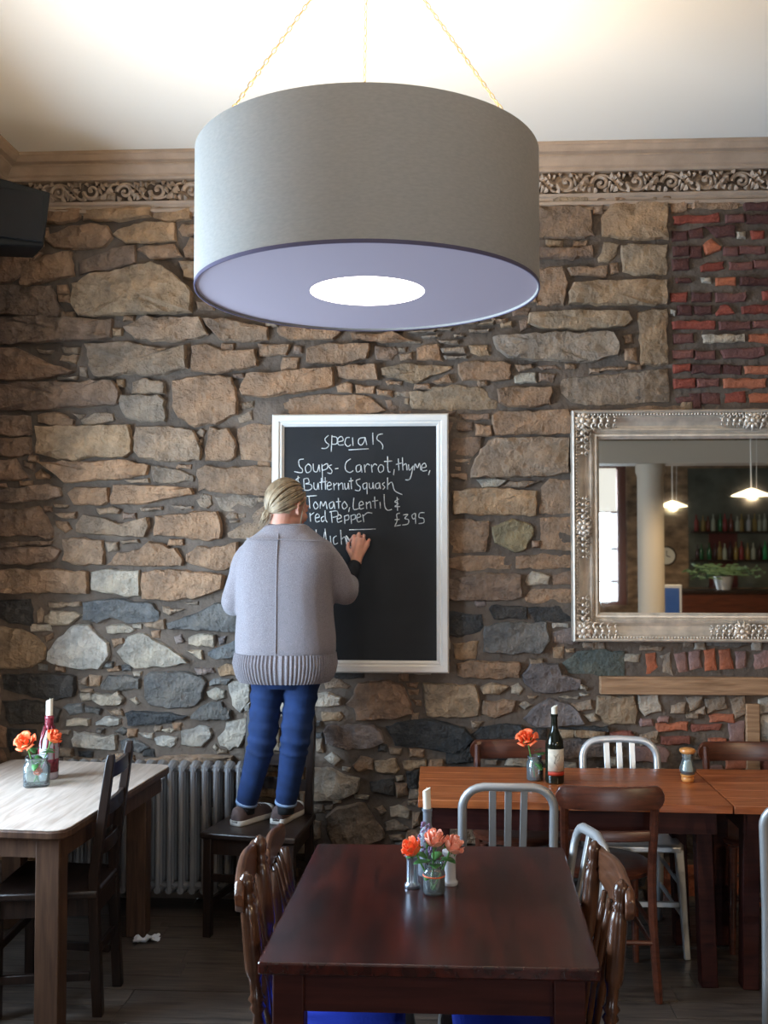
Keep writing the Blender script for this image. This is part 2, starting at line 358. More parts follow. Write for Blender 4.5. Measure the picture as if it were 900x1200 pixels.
DATA = '''o -1772,2973 -1641,3021 -1372,3067 -1301,3031 -1202,2952 -1176,2916 -1180,2822 -1427,2821 -1568,2813 -1732,2810 -1765,2889
b 400,409 560,382 818,416 821,494 832,602 560,611 349,612 329,520
t -1408,479 -1191,474 -970,494 -954,587 -965,679 -1230,675 -1383,656 -1427,572
r -2163,2473 -1920,2488 -1565,2489 -1529,2436 -1539,2376 -1663,2367 -1919,2350 -2162,2356
g 886,454 1090,469 1346,454 1340,534 1290,615 1056,639 818,634 876,533
g 183,2011 197,2079 230,2145 295,2200 512,2205 645,2198 640,2033 511,2015 308,2013
o -1935,2268 -1705,2269 -1485,2272 -1466,2198 -1466,2142 -1505,2114 -1675,2121 -1745,2099 -1859,2119 -1933,2137
g -1706,2673 -1482,2678 -1340,2645 -1207,2657 -1199,2548 -1339,2516 -1509,2527 -1565,2509 -1650,2513 -1676,2563
g 292,2684 334,2692 606,2701 855,2698 881,2650 872,2590 749,2564 514,2575 364,2586 310,2628
r -2168,2801 -1853,2805 -1639,2788 -1568,2792 -1574,2703 -1624,2692 -1851,2692 -2051,2671 -2166,2681
g 608,2479 644,2484 875,2500 1108,2526 1115,2369 945,2361 730,2359 661,2373 617,2415
t -2170,176 -1949,171 -1816,199 -1800,281 -1815,370 -1962,360 -2157,368 -2157,275
t -1266,2487 -1100,2511 -977,2499 -951,2390 -955,2323 -1057,2275 -1155,2266 -1236,2311 -1265,2364
t -859,2372 -723,2392 -556,2412 -390,2413 -307,2399 -234,2336 -376,2303 -785,2291 -852,2301
w -959,214 -773,233 -615,223 -624,318 -644,379 -825,395 -965,388 -977,306
w -1415,291 -1169,296 -997,286 -999,358 -1040,424 -1221,454 -1359,444 -1376,356
t 23,277 218,284 351,288 408,345 400,409 179,434 32,434 -1,358
o 812,3257 849,3323 1062,3327 1115,3318 1119,3149 988,3151 815,3169
t -2151,1569 -1909,1567 -1679,1559 -1678,1454 -1894,1461 -2149,1457
o 652,2897 674,2939 842,2949 1112,2951 1111,2834 877,2837 655,2843
t -1406,1556 -1276,1570 -1192,1564 -1013,1543 -1020,1480 -1135,1438 -1275,1421 -1405,1431
g 938,254 1117,249 1238,253 1273,339 1258,405 1083,401 942,385 929,341
r -2170,2967 -1998,2955 -1876,2961 -1854,2890 -1818,2847 -1831,2805 -1996,2812 -2168,2823
g -1442,2261 -1281,2265 -1169,2245 -1126,2154 -1133,2102 -1280,2095 -1421,2114 -1452,2149 -1450,2212
w -1866,1171 -1818,1237 -1751,1293 -1666,1300 -1623,1252 -1577,1214 -1569,1159 -1615,1092 -1720,1092 -1833,1112 -1870,1130
o 100,1947 267,1960 488,1946 485,1829 307,1836 99,1836
g -1761,350 -1618,344 -1442,340 -1442,411 -1470,481 -1624,496 -1741,495 -1766,425
t -936,2445 -901,2519 -723,2527 -490,2543 -483,2458 -611,2432 -806,2405 -922,2417
p -2170,385 -2091,385 -1909,388 -1940,484 -1921,585 -2146,560 -2170,560 -2170,459
b -1391,954 -1388,1054 -1356,1075 -1216,1078 -1122,1056 -1094,1029 -1114,956 -1146,918 -1271,903 -1366,923
k -223,823 -111,854 15,850 140,824 185,773 123,702 -57,727 -182,735
t -1140,2054 -1098,2074 -1025,2058 -892,2067 -777,2060 -777,1951 -819,1928 -915,1934 -1012,1941 -1079,1950 -1109,1964 -1133,1952 -1136,2006
o -2147,1291 -2005,1275 -1933,1244 -1886,1192 -1893,1132 -1960,1097 -2059,1090 -2144,1092
r -377,973 -359,1028 -220,1042 -158,1024 -113,932 -99,889 -202,861 -368,855 -377,912 -418,930
r -2166,2653 -2051,2659 -1950,2608 -1850,2565 -1757,2539 -1864,2509 -2049,2496 -2164,2504
b 247,1301 319,1315 532,1322 545,1237 507,1179 372,1172 240,1185
t -1927,2095 -1703,2092 -1505,2100 -1381,2076 -1394,2030 -1476,2013 -1659,2006 -1758,1993 -1794,1993 -1855,2046
g -509,397 -456,441 -331,461 -294,407 -249,345 -240,304 -310,272 -474,261 -499,317
t 285,2308 314,2331 639,2334 654,2287 650,2221 513,2218 299,2216
r 69,1524 239,1552 412,1548 418,1442 373,1428 105,1425 69,1439
t -1507,2752 -1426,2799 -1285,2801 -1137,2794 -1094,2712 -1144,2694 -1284,2683 -1451,2695
o -111,2426 -15,2431 -5,2446 123,2450 231,2439 266,2393 301,2378 296,2341 173,2342 23,2338 -96,2344
t 500,3314 700,3314 751,3291 768,3169 699,3161 499,3162
o 465,2798 697,2810 927,2801 945,2759 909,2730 696,2720 519,2727 456,2750
t -1348,1830 -1222,1836 -1138,1847 -1046,1849 -1026,1787 -1031,1721 -1109,1711 -1249,1735 -1350,1735
o -48,1030 70,1026 194,1022 212,952 207,882 124,873 -28,879 -41,950
b -1285,1311 -1163,1350 -1052,1406 -913,1406 -912,1272 -1134,1280 -1271,1284
r -2155,1862 -2041,1862 -1927,1876 -1887,1823 -1851,1767 -1857,1721 -1982,1735 -2153,1739
k -2094,1056 -1974,1063 -1833,1065 -1737,1052 -1743,958 -1831,940 -1944,953 -2086,990
p -1524,1174 -1473,1246 -1399,1260 -1329,1219 -1273,1192 -1206,1144 -1185,1122 -1272,1105 -1440,1096 -1493,1125
t -1171,2655 -1101,2665 -1017,2627 -863,2633 -856,2556 -1002,2532 -1100,2530 -1173,2537
b -1693,1411 -1555,1425 -1358,1405 -1326,1366 -1333,1321 -1484,1313 -1582,1352 -1624,1313 -1692,1326
o 979,2792 1039,2809 1110,2808 1113,2551 990,2547
r -2173,3157 -2029,3162 -1921,3124 -1999,3047 -2077,2985 -2170,2982
t -1872,3209 -1786,3254 -1672,3263 -1601,3254 -1572,3197 -1607,3151 -1714,3145 -1857,3152 -1893,3181
o 901,3118 937,3126 1114,3120 1112,2977 986,2979 909,2998
t -2034,2984 -1999,3062 -1899,3110 -1778,3129 -1762,3009 -1884,2989 -2026,2965
q 614,1130 681,1181 775,1189 895,1185 894,1065 774,1075 641,1087
t -1582,1593 -1529,1653 -1417,1667 -1375,1702 -1319,1695 -1277,1670 -1249,1674 -1209,1615 -1216,1590 -1332,1590 -1416,1589
t -1565,1920 -1550,1979 -1448,1979 -1279,1972 -1174,1964 -1162,1933 -1278,1915 -1391,1894 -1517,1888 -1562,1888
p -1659,1556 -1556,1570 -1423,1567 -1425,1444 -1513,1451 -1658,1472
v -523,802 -500,832 -293,830 -258,805 -240,751 -311,725 -411,715 -509,745
w -584,628 -483,621 -438,594 -358,577 -367,518 -447,481 -538,475 -583,477
g -990,1748 -915,1790 -855,1848 -801,1884 -734,1825 -704,1772 -818,1712 -914,1724 -987,1730
t -944,2249 -881,2270 -778,2269 -777,2093 -856,2102 -927,2108 -936,2179
g -1739,1788 -1700,1836 -1587,1813 -1502,1785 -1386,1822 -1378,1780 -1399,1728 -1502,1731 -1628,1742 -1739,1756
t 79,1797 117,1810 261,1797 243,1659 79,1652
o -1565,3211 -1515,3246 -1416,3273 -1267,3267 -1260,3178 -1387,3169 -1501,3171
v -1664,222 -1548,211 -1433,206 -1442,260 -1433,319 -1535,333 -1645,320 -1675,261
v 422,1075 462,1124 584,1124 600,1076 691,1054 677,1005 560,991 482,997 435,1035
t -609,2637 -501,2661 -310,2657 -324,2589 -445,2562 -609,2571
g -1519,2419 -1339,2418 -1306,2390 -1305,2290 -1422,2291 -1493,2313 -1519,2359
k -2093,929 -1925,930 -1804,894 -1822,833 -1942,828 -2053,822
w -834,869 -748,862 -617,875 -600,923 -621,982 -704,977 -846,973 -834,937
t 506,1842 514,1960 555,2000 667,1989 666,1842
v 429,869 479,919 550,959 640,938 679,902 706,849 621,838 585,837 532,830 478,834
r -2152,1667 -1981,1678 -1840,1675 -1815,1660 -1853,1610 -1980,1596 -2151,1599
t -1113,2787 -1004,2785 -803,2741 -803,2684 -933,2678 -1035,2693
k 473,245 595,243 711,250 685,299 675,358 587,344 487,346 457,306
r -1733,3079 -1571,3140 -1461,3156 -1457,3068 -1570,3044 -1730,3015
t -1190,1646 -1137,1681 -1081,1670 -949,1701 -953,1587 -1011,1569 -1136,1590 -1192,1610
t 499,3009 617,3020 640,2937 621,2840 498,2841
t 506,1817 665,1823 664,1666 512,1673
t -1798,1716 -1755,1722 -1610,1709 -1599,1656 -1602,1596 -1726,1596 -1801,1617 -1794,1670
r -2156,1956 -1985,1967 -1886,1987 -1822,1966 -1811,1927 -1871,1912 -2041,1896 -2155,1900
o 766,895 773,972 936,981 952,908 946,847 821,846
t 310,2433 373,2443 561,2441 555,2360 483,2350 363,2351 320,2372
t 124,2556 154,2566 324,2567 367,2551 362,2482 284,2475 145,2479 126,2512
k -2148,1416 -1964,1424 -1945,1378 -1951,1298 -2062,1311 -2148,1350
e 283,1772 375,1810 467,1776 469,1731 439,1673 388,1659 296,1700
t 115,1124 210,1136 403,1133 403,1061 237,1056 118,1069
g -1795,559 -1675,559 -1576,562 -1594,619 -1596,660 -1704,659 -1781,665 -1780,610
t 69,1629 144,1633 372,1640 374,1575 171,1566 72,1581
t -1079,2258 -1038,2243 -996,2249 -954,2167 -960,2119 -1001,2097 -1103,2100 -1097,2168
o -247,2539 -138,2558 83,2546 89,2535 13,2505 -78,2471 -128,2481 -242,2507
o -1716,3334 -1573,3339 -1381,3339 -1381,3296 -1544,3282 -1715,3287
t -2170,3265 -2170,3233 -2028,3229 -2037,3348 -2036,3360 -2170,3360 -2170,3360 -2170,3334
p 339,650 459,652 548,655 542,703 549,746 451,742 366,746 356,703
r -2161,2325 -1975,2317 -1970,2231 -2045,2221 -2160,2237
k 166,782 227,825 344,840 407,836 440,793 406,763 227,757 184,757
r -2160,2216 -1971,2212 -1964,2130 -2044,2122 -2158,2131
v 613,763 692,773 816,765 816,699 691,690 613,689
k 68,1371 224,1355 232,1303 221,1279 116,1252 68,1262
t 397,1633 509,1643 664,1643 664,1581 509,1578 397,1578
r -2158,2107 -2044,2107 -1979,2018 -2043,2008 -2157,2008
t -1776,1941 -1744,1970 -1645,1966 -1584,1966 -1579,1902 -1616,1884 -1743,1887
k -1483,878 -1452,889 -1271,884 -1190,867 -1215,849 -1326,827 -1468,819
t -749,2741 -626,2739 -448,2716 -487,2681 -696,2686 -742,2708
b 1291,1216 1395,1213 1482,1225 1505,1244 1473,1281 1411,1275 1289,1277 1272,1245
w -1742,750 -1734,789 -1661,776 -1605,763 -1534,772 -1533,704 -1641,707 -1733,720
r 499,3111 699,3108 759,3122 764,3063 499,3059
v 84,474 236,472 232,559 77,549 61,524
w -996,837 -900,857 -894,811 -932,725 -976,709 -1019,729 -1032,766 -997,799
t 437,1439 471,1477 663,1478 663,1416 508,1415 444,1422
k 450,1389 643,1404 653,1328 483,1327
w -690,1019 -545,1018 -557,1095 -697,1100 -715,1063
t -463,2550 -376,2556 -282,2558 -268,2484 -390,2492 -456,2500
g -1361,2069 -1251,2055 -1163,2023 -1163,1998 -1279,1991 -1353,1998
k -2063,802 -1933,792 -1934,732 -2052,685
t -1909,3333 -1787,3343 -1730,3339 -1737,3296 -1815,3272 -1908,3273
b -1604,1011 -1570,1057 -1456,1054 -1418,1047 -1421,998 -1509,990 -1597,994
w -984,1016 -966,1030 -890,1041 -884,996 -885,948 -926,889 -965,924 -976,979
v -66,552 28,551 101,558 95,586 97,615 24,618 -51,618 -60,586
w -1207,795 -1131,816 -1077,808 -1071,765 -1114,724 -1169,725 -1207,733
g -1053,1920 -939,1926 -850,1917 -856,1891 -891,1857 -1005,1857 -1035,1886
b -1162,869 -1132,896 -1077,928 -1022,934 -1010,908 -979,896 -974,860 -1054,854 -1115,851 -1163,857
r 80,2201 225,2203 218,2148 186,2117 80,2124
t -1443,3132 -1401,3152 -1274,3161 -1231,3100 -1344,3088 -1401,3110
k 65,731 146,744 191,728 186,665 65,655
t -530,2770 -367,2771 -384,2831 -514,2837 -535,2800
p -1882,1344 -1854,1369 -1751,1365 -1709,1348 -1765,1305 -1847,1301 -1886,1315
b -1082,1172 -953,1234 -926,1217 -925,1148 -1050,1140 -1082,1157
k 268,1385 306,1403 438,1393 438,1341 292,1340
r -941,1510 -822,1512 -810,1586 -935,1593 -927,1549
t -394,2709 -197,2714 -89,2667 -224,2667 -387,2680
g -1460,2482 -1396,2498 -1311,2480 -1310,2427 -1463,2428
t 239,950 382,951 368,902 290,872 232,888
o -1367,3335 -1190,3335 -1187,3283 -1289,3273 -1367,3296
b -729,687 -594,676 -609,752 -731,749 -735,716
t 1245,3328 1457,3329 1451,3294 1327,3292 1245,3293
t -1930,2324 -1847,2334 -1757,2302 -1757,2275 -1847,2270 -1929,2291
b 711,290 812,291 818,376 718,364 710,325
t 647,3013 830,3023 824,2970 665,2977
t -358,2735 -208,2736 -218,2784 -348,2789 -364,2759
t -75,2636 -37,2649 21,2653 43,2574 -75,2582
w -585,974 -512,981 -445,961 -449,927 -511,917 -585,924
v 564,1275 669,1302 679,1220 564,1227
o 95,1219 208,1230 194,1151 105,1150
w 963,981 1051,985 1064,911 995,888 968,920
b -168,208 -67,206 -75,280 -181,274 -181,239
t -1270,208 -1142,210 -1130,259 -1267,268 -1269,235
p 1280,2684 1469,2687 1472,2652 1288,2649
t -836,2606 -712,2608 -696,2657 -847,2664 -842,2628
p -1653,956 -1628,974 -1551,964 -1523,985 -1500,953 -1511,922 -1592,917 -1646,938
g -1716,2301 -1649,2333 -1564,2328 -1556,2296 -1620,2283 -1705,2279
k -300,560 -193,579 -190,502 -291,519
g 1359,567 1467,568 1470,629 1368,629 1364,600
r -2152,1695 -2039,1703 -1854,1709 -1861,1693 -2038,1678 -2152,1678
r -2131,824 -2072,797 -2071,710 -2129,710
k -2046,589 -1930,586 -1929,641 -2047,636 -2056,610
o 792,3064 820,3134 885,3123 876,3081 839,3043 796,3044
o -282,659 -184,673 -167,626 -184,605 -273,613
v -894,665 -782,665 -783,710 -889,714 -901,693
p -1176,1240 -1134,1254 -1058,1255 -1056,1198 -1134,1202 -1176,1212
g 892,396 1028,395 1027,443 900,444 891,419
k 225,683 341,680 338,729 233,726 227,707
b -1509,743 -1474,755 -1418,742 -1373,717 -1418,691 -1500,704
g 1273,966 1360,978 1371,925 1284,901
g -820,1290 -719,1290 -719,1334 -826,1339 -837,1308
t -886,1342 -790,1351 -783,1399 -878,1402 -888,1376
b -900,405 -799,406 -808,457 -898,457 -910,427
t -2011,3288 -1929,3279 -1914,3338 -2011,3333 -2025,3309
k -512,1090 -338,1082 -338,1055 -457,1050
r 565,1545 664,1566 663,1504 572,1503
o 585,3334 661,3327 737,3328 739,3355 735,3360 639,3360 561,3360 563,3356
t -130,293 -23,293 -29,344 -125,335 -125,317
r -277,2645 -186,2644 -172,2612 -200,2581 -270,2588
o 667,820 746,825 806,812 801,776 728,784 669,788
k -1850,486 -1743,489 -1737,530 -1858,531 -1859,510
v -65,443 52,441 42,477 -63,477 -81,456
p 441,1514 471,1559 547,1538 540,1503 451,1496
t -382,641 -347,680 -294,668 -294,622 -356,612
g 1387,967 1451,979 1456,903 1409,879
g -117,488 -3,495 4,536 -110,530 -113,513
o -1033,1097 -994,1115 -925,1098 -925,1064 -1019,1062
p -700,812 -612,809 -608,855 -695,858 -699,833
t -1225,3208 -1140,3203 -1143,3253 -1223,3256 -1242,3235
t -1217,3135 -1186,3191 -1158,3177 -1157,3085 -1210,3100
o 226,1013 277,1031 349,1018 304,983 239,985
g 1063,1167 1110,1179 1123,1079 1074,1091
g -1556,635 -1439,636 -1451,676 -1561,682 -1552,660
k 444,824 530,819 530,760 478,759
t -735,2539 -658,2538 -651,2593 -726,2595 -735,2570
g -862,1646 -767,1649 -764,1689 -879,1687 -865,1666
p -1579,1294 -1498,1304 -1441,1280 -1497,1265 -1572,1265
t -825,598 -755,602 -750,546 -827,545
g 973,796 1049,814 1049,761 973,749
t -528,1035 -475,1047 -404,1018 -420,1004 -512,1003
o -146,660 -41,670 -41,642 -111,619 -141,626
w -1340,758 -1298,768 -1237,763 -1243,732 -1264,717 -1329,731
o 171,2647 257,2646 267,2599 224,2599 186,2613
p 391,2498 424,2508 486,2512 491,2466 395,2467
g -837,537 -754,534 -756,490 -833,489
g -1508,592 -1417,594 -1414,629 -1517,632 -1509,612
k -1506,494 -1445,490 -1434,535 -1514,537 -1521,512
t -1976,3204 -1891,3198 -1900,3252 -1968,3251 -1971,3229
o -532,891 -449,891 -431,871 -449,850 -528,849
t -706,2758 -600,2754 -595,2790 -710,2787 -721,2775
b -1791,903 -1765,917 -1700,922 -1692,880 -1755,871
r -2129,701 -2071,701 -2070,642 -2128,636
p -205,444 -166,452 -118,432 -122,395 -200,403
t -92,2732 -17,2739 -6,2786 -91,2780 -92,2762
t 1136,3326 1212,3333 1208,3285 1144,3278
g -890,1439 -818,1438 -818,1487 -894,1490 -893,1469
g 174,587 260,589 255,631 184,634 167,607
g -896,751 -820,759 -820,800 -888,800 -896,783
w -828,811 -740,808 -737,848 -819,847 -838,831
k 538,826 810,837 821,814 671,819
w -1910,594 -1831,598 -1843,642 -1918,644 -1918,617
w -1627,833 -1587,855 -1514,851 -1514,825 -1568,817 -1626,821
k -129,608 -75,618 -80,537 -121,537
g -227,372 -184,386 -122,349 -141,337 -223,336
p -822,1065 -728,1070 -735,1104 -826,1107 -821,1087
g -1141,1904 -1115,1933 -1074,1926 -1072,1886 -1096,1869 -1125,1880
p 209,2001 295,2005 346,1997 294,1966 236,1966
p -782,778 -739,803 -737,705 -782,710
g -1869,1410 -1717,1415 -1712,1395 -1862,1388
b -1869,775 -1803,759 -1802,724 -1864,723
g 647,940 736,959 745,918 677,909
g -1925,668 -1850,664 -1849,704 -1918,710 -1932,690
g -1634,1868 -1566,1875 -1520,1861 -1531,1842 -1615,1839
r 125,2318 223,2313 261,2318 261,2291 153,2292
p -1087,982 -1049,999 -1006,988 -1006,957 -1043,947 -1076,962
p -1772,844 -1736,849 -1668,848 -1665,817 -1772,816
t -373,2459 -282,2451 -289,2418 -366,2423
t -182,557 -131,553 -122,503 -173,493
t 205,2216 276,2214 273,2259 205,2265 210,2243
g 1171,686 1243,684 1234,724 1163,726 1169,703
g -1397,1311 -1302,1329 -1297,1284 -1383,1293
g 1187,971 1257,977 1245,936 1201,912
w -927,563 -866,571 -863,609 -930,614 -933,592
p 820,653 888,654 885,690 823,695 818,670
g -1812,2618 -1737,2617 -1751,2578 -1826,2593
t 911,2619 965,2627 965,2562 915,2571
g 1112,936 1177,948 1170,901 1112,900
g -868,1019 -809,1014 -808,1063 -874,1058 -878,1035
w -1953,1271 -1857,1272 -1866,1305 -1953,1305 -1955,1289
t -1838,1803 -1784,1799 -1761,1767 -1791,1749 -1831,1774
t -463,2455 -418,2470 -393,2462 -393,2423 -456,2430
g 40,2633 144,2637 152,2610 50,2614
o 587,824 659,824 655,783 605,778
w -1782,278 -1697,278 -1688,314 -1771,314 -1785,297
t -21,631 49,632 39,670 -18,668 -25,644
v -1147,1097 -1066,1097 -1052,1075 -1130,1068
g 365,1994 509,1994 430,1965 324,1966
g -649,604 -617,649 -624,540 -646,539
p -1751,230 -1691,233 -1683,264 -1756,267 -1760,247
g -1820,2661 -1730,2655 -1737,2627 -1805,2635
t -1943,2037 -1915,2057 -1868,2024 -1875,2013 -1934,2014
g -574,377 -539,368 -544,300 -574,282
b -815,643 -748,656 -746,613 -811,608
v -710,446 -650,443 -652,477 -711,480 -717,460
t -2170,3182 -2093,3177 -2096,3212 -2170,3212 -2170,3199
g -1664,1059 -1610,1053 -1617,1010 -1660,1010
g -942,2306 -885,2338 -881,2295 -935,2284
r 510,2507 581,2501 571,2465 510,2471
g 1078,1210 980,1216 974,1192 1066,1189
t -758,986 -697,986 -695,1024 -751,1029 -760,1001
t -111,687 -52,683 -48,719 -119,724 -110,702
g -1501,2007 -1387,2014 -1380,1991 -1462,1992
t -1839,1841 -1738,1850 -1745,1818 -1803,1823
w -518,674 -484,697 -444,668 -474,642
g -1805,671 -1746,670 -1746,706 -1807,705 -1800,689
t 864,276 925,273 920,305 866,307 862,289
o 557,3118 618,3118 623,3150 546,3151 547,3134
t -1843,2963 -1797,2962 -1786,2924 -1840,2923
t -1835,2915 -1783,2917 -1782,2880 -1831,2887
g -1590,1702 -1532,1702 -1532,1666 -1575,1659
g 55,2597 157,2596 157,2583 65,2581
g -980,1456 -909,1455 -907,1491 -972,1490 -976,1475
t -1282,1688 -1211,1689 -1214,1717 -1273,1716 -1279,1700
g -1307,1391 -1207,1378 -1274,1355 -1302,1366
b -1074,1030 -1055,1043 -975,1046 -999,1018 -1070,1015
b -1684,913 -1608,896 -1617,872 -1679,880
r 417,2762 463,2780 463,2734 422,2719
p 898,1142 960,1138 970,1175 905,1173 897,1155
t -1825,2833 -1760,2832 -1756,2804 -1817,2799
t -160,2605 -103,2616 -103,2583 -153,2580
t -270,2437 -193,2430 -200,2401 -263,2412
t -5,2473 71,2506 91,2469 23,2465
p 368,1018 399,1032 423,1008 402,983 371,990
g -101,419 -68,419 -68,369 -101,351
g -562,759 -533,764 -529,703 -557,703
r 123,2239 182,2237 183,2275 122,2273 114,2253
w 613,633 668,633 664,662 617,664 609,647
g -1009,1417 -955,1416 -950,1451 -1014,1453 -1015,1433
r -868,2792 -816,2792 -809,2815 -867,2816 -869,2804
b -1906,551 -1848,546 -1846,584 -1911,581 -1916,569
v -939,521 -880,516 -877,553 -936,553 -946,532
t 86,2098 177,2101 170,2075 93,2083
t 86,2029 156,2029 156,2000 93,2011
b -1335,227 -1284,228 -1277,258 -1333,260 -1338,244
g -179,2402 -121,2402 -121,2424 -184,2427 -188,2413
t 673,3121 731,3118 737,3149 679,3147 675,3133
t 810,238 873,237 872,265 813,265 810,248
g -1728,2561 -1696,2554 -1690,2510 -1726,2522
t 788,2523 839,2537 925,2533 907,2522 797,2517
o 567,1201 612,1205 609,1157 570,1159
g -574,449 -530,449 -521,417 -574,412
t -1022,2637 -970,2637 -968,2667 -1023,2667 -1026,2652
t -1471,760 -1435,765 -1432,799 -1473,798 -1476,782
t 409,284 450,284 455,323 413,324 408,300
b -591,767 -530,770 -536,793 -599,796 -601,784
t -1553,1232 -1504,1236 -1500,1214 -1546,1196
t 396,2550 462,2553 472,2535 414,2522
r -227,2382 -201,2386 -201,2363 -170,2356 -181,2340 -217,2345
t 907,2683 944,2691 953,2653 915,2650
p 708,887 753,892 780,863 737,860
g -38,404 10,404 8,430 -35,429 -44,415
g -700,386 -647,389 -646,421 -697,420 -706,401
r -163,2302 -111,2302 -113,2332 -156,2332 -159,2320
r -788,1581 -737,1580 -735,1609 -787,1607 -786,1596
v -913,1057 -869,1057 -868,1089 -921,1086 -920,1073
g -1268,1881 -1169,1877 -1169,1863 -1247,1866
g -936,2373 -878,2384 -876,2357 -929,2351
o -1563,2717 -1524,2713 -1519,2745 -1565,2747 -1563,2728
t -1666,529 -1595,527 -1599,552 -1660,551 -1672,538
k -1863,396 -1803,395 -1803,426 -1861,422 -1861,412
o -1376,3343 -1314,3340 -1307,3360 -1379,3360 -1376,3353
g -726,637 -670,635 -677,664 -737,661 -739,652
g 828,379 889,378 890,399 823,400 819,387
t -93,2437 -16,2437 -23,2461 -86,2462 -91,2447
t 877,3337 937,3340 935,3360 873,3360 869,3349
r -2005,2103 -1954,2086 -1958,2056 -1998,2075
p -1191,1183 -1120,1179 -1114,1139 -1147,1157
g -1576,891 -1514,896 -1500,868 -1550,872
t -226,2478 -151,2478 -158,2459 -215,2459
b -595,823 -545,825 -545,846 -592,847 -596,837
r -241,2293 -193,2289 -198,2323 -242,2323 -245,2308
t -1357,1242 -1323,1242 -1322,1276 -1359,1271 -1359,1261
t 288,2756 347,2755 355,2776 284,2778 290,2768
t 772,3280 810,3281 812,3315 771,3315 774,3297
k -1397,674 -1346,672 -1349,703 -1390,705 -1394,689
g -205,696 -162,694 -156,722 -210,722 -207,711
t -1240,2059 -1176,2058 -1173,2080 -1231,2079 -1239,2070
t -490,2738 -428,2737 -425,2763 -493,2764 -497,2750
t -1513,2784 -1466,2785 -1459,2809 -1510,2811 -1509,2800
k -961,395 -906,397 -905,424 -956,425 -956,408
p 421,354 477,357 474,383 424,380 423,369
p -1698,937 -1660,941 -1663,973 -1706,970 -1705,956
g -1416,1868 -1320,1875 -1317,1859 -1408,1853
g -1717,1031 -1671,1052 -1677,1010 -1710,1016
t 846,3032 879,3035 884,2993 850,2984
p -377,500 -312,497 -317,482 -372,483
g 756,1197 804,1199 800,1226 758,1229 757,1210
t -2016,1979 -1964,1977 -1963,2001 -2020,2001 -2016,1990
o -1544,2463 -1510,2463 -1509,2496 -1543,2496 -1543,2480
t -844,2067 -794,2068 -793,2089 -844,2091 -846,2078
t -162,1043 -124,1044 -125,1075 -160,1074 -163,1062
g -1557,553 -1520,549 -1523,582 -1558,583 -1564,566
b 260,551 299,549 300,578 263,579 258,565
g -1098,249 -1063,253 -1063,276 -1103,277 -1103,262
t -1247,798 -1214,797 -1213,832 -1253,831 -1250,813
k -1709,669 -1650,669 -1650,692 -1714,690 -1710,681
t -195,2749 -126,2752 -135,2771 -190,2774 -191,2761
t 928,2526 986,2526 985,2548 932,2550 932,2538
b -1918,1084 -1881,1082 -1880,1108 -1917,1110 -1915,1096
t 560,684 600,682 605,707 556,705 559,694
w 569,1297 632,1297 631,1316 567,1316 566,1307
g -1513,1711 -1434,1715 -1427,1700 -1505,1693
g -1925,1362 -1907,1382 -1895,1364 -1902,1319 -1924,1314
v -1250,1247 -1218,1257 -1206,1222 -1238,1218
r 505,2542 581,2547 601,2526 525,2526
g -209,310 -159,315 -145,292 -200,287
w 852,711 884,709 887,739 853,739 849,726
r -1896,1853 -1863,1854 -1864,1875 -1896,1877 -1901,1865
g -807,2747 -759,2749 -752,2770 -811,2766 -812,2757
g -897,859 -851,860 -842,879 -901,880 -906,868
w -731,563 -693,566 -695,590 -731,588 -731,576
r -1501,1818 -1443,1816 -1449,1843 -1504,1845 -1503,1832
g -745,415 -706,414 -708,444 -747,445 -744,428
w 1495,1199 1530,1199 1532,1232 1495,1238 1496,1219
b -1500,1082 -1460,1082 -1465,1107 -1503,1107 -1501,1096
t 786,3339 835,3340 837,3360 783,3360 786,3350
w 1228,1200 1273,1198 1268,1229 1231,1224 1233,1210
g -1939,2650 -1865,2643 -1879,2629 -1925,2633
g -1846,1890 -1778,1883 -1788,1870 -1839,1874
w -1417,783 -1351,784 -1355,756 -1398,767
o 327,2751 373,2761 373,2734 332,2735
g -273,439 -247,448 -231,428 -256,407
g -639,507 -616,507 -616,459 -637,459
v 208,1398 251,1398 248,1423 199,1424 200,1411
g -1837,438 -1789,436 -1790,462 -1836,461 -1839,450
t -1956,3164 -1918,3162 -1916,3189 -1951,3191 -1952,3178
g -107,859 -75,858 -74,889 -104,890 -104,875
g 242,649 292,651 295,671 242,673 240,660
t -715,518 -658,517 -656,543 -708,543 -711,532
b -1397,442 -1360,443 -1353,465 -1401,464 -1403,454
g 463,1127 511,1125 515,1151 457,1150 460,1137
g 711,1205 753,1203 755,1224 712,1225 708,1216
p 429,617 486,617 483,640 428,637 431,627
p -1454,1285 -1412,1284 -1412,1306 -1449,1305 -1451,1295
r -974,2497 -919,2499 -925,2519 -969,2517 -968,2506
g -1839,2513 -1743,2512 -1750,2497 -1835,2497
g -998,1826 -981,1842 -949,1838 -949,1818 -987,1818
v -1034,1241 -1001,1248 -1005,1219 -1027,1212
t -1577,1087 -1524,1104 -1515,1082 -1570,1076
b -1533,791 -1502,807 -1476,794 -1497,777
g -116,2713 11,2724 1,2713 -77,2709
p 1445,3175 1483,3178 1483,3147 1453,3152
r -674,2618 -636,2620 -638,2649 -669,2651 -671,2637
k -260,709 -224,707 -228,734 -257,737 -260,722
g -1035,690 -989,692 -988,710 -1029,713 -1035,699
w 244,445 280,445 276,474 245,474 246,457
t -1830,1077 -1793,1075 -1795,1101 -1831,1103 -1832,1086
w 244,496 281,490 282,524 246,524 246,508
t -2060,3166 -2025,3166 -2026,3202 -2064,3198 -2063,3183
g -198,2720 -151,2721 -152,2741 -192,2742 -193,2729
p -57,242 -28,240 -30,271 -61,272 -60,253
g 1325,711 1364,715 1367,732 1324,732 1322,723
t 635,2530 674,2530 676,2550 633,2551 634,2540
r 472,1680 502,1680 504,1708 471,1706 473,1696
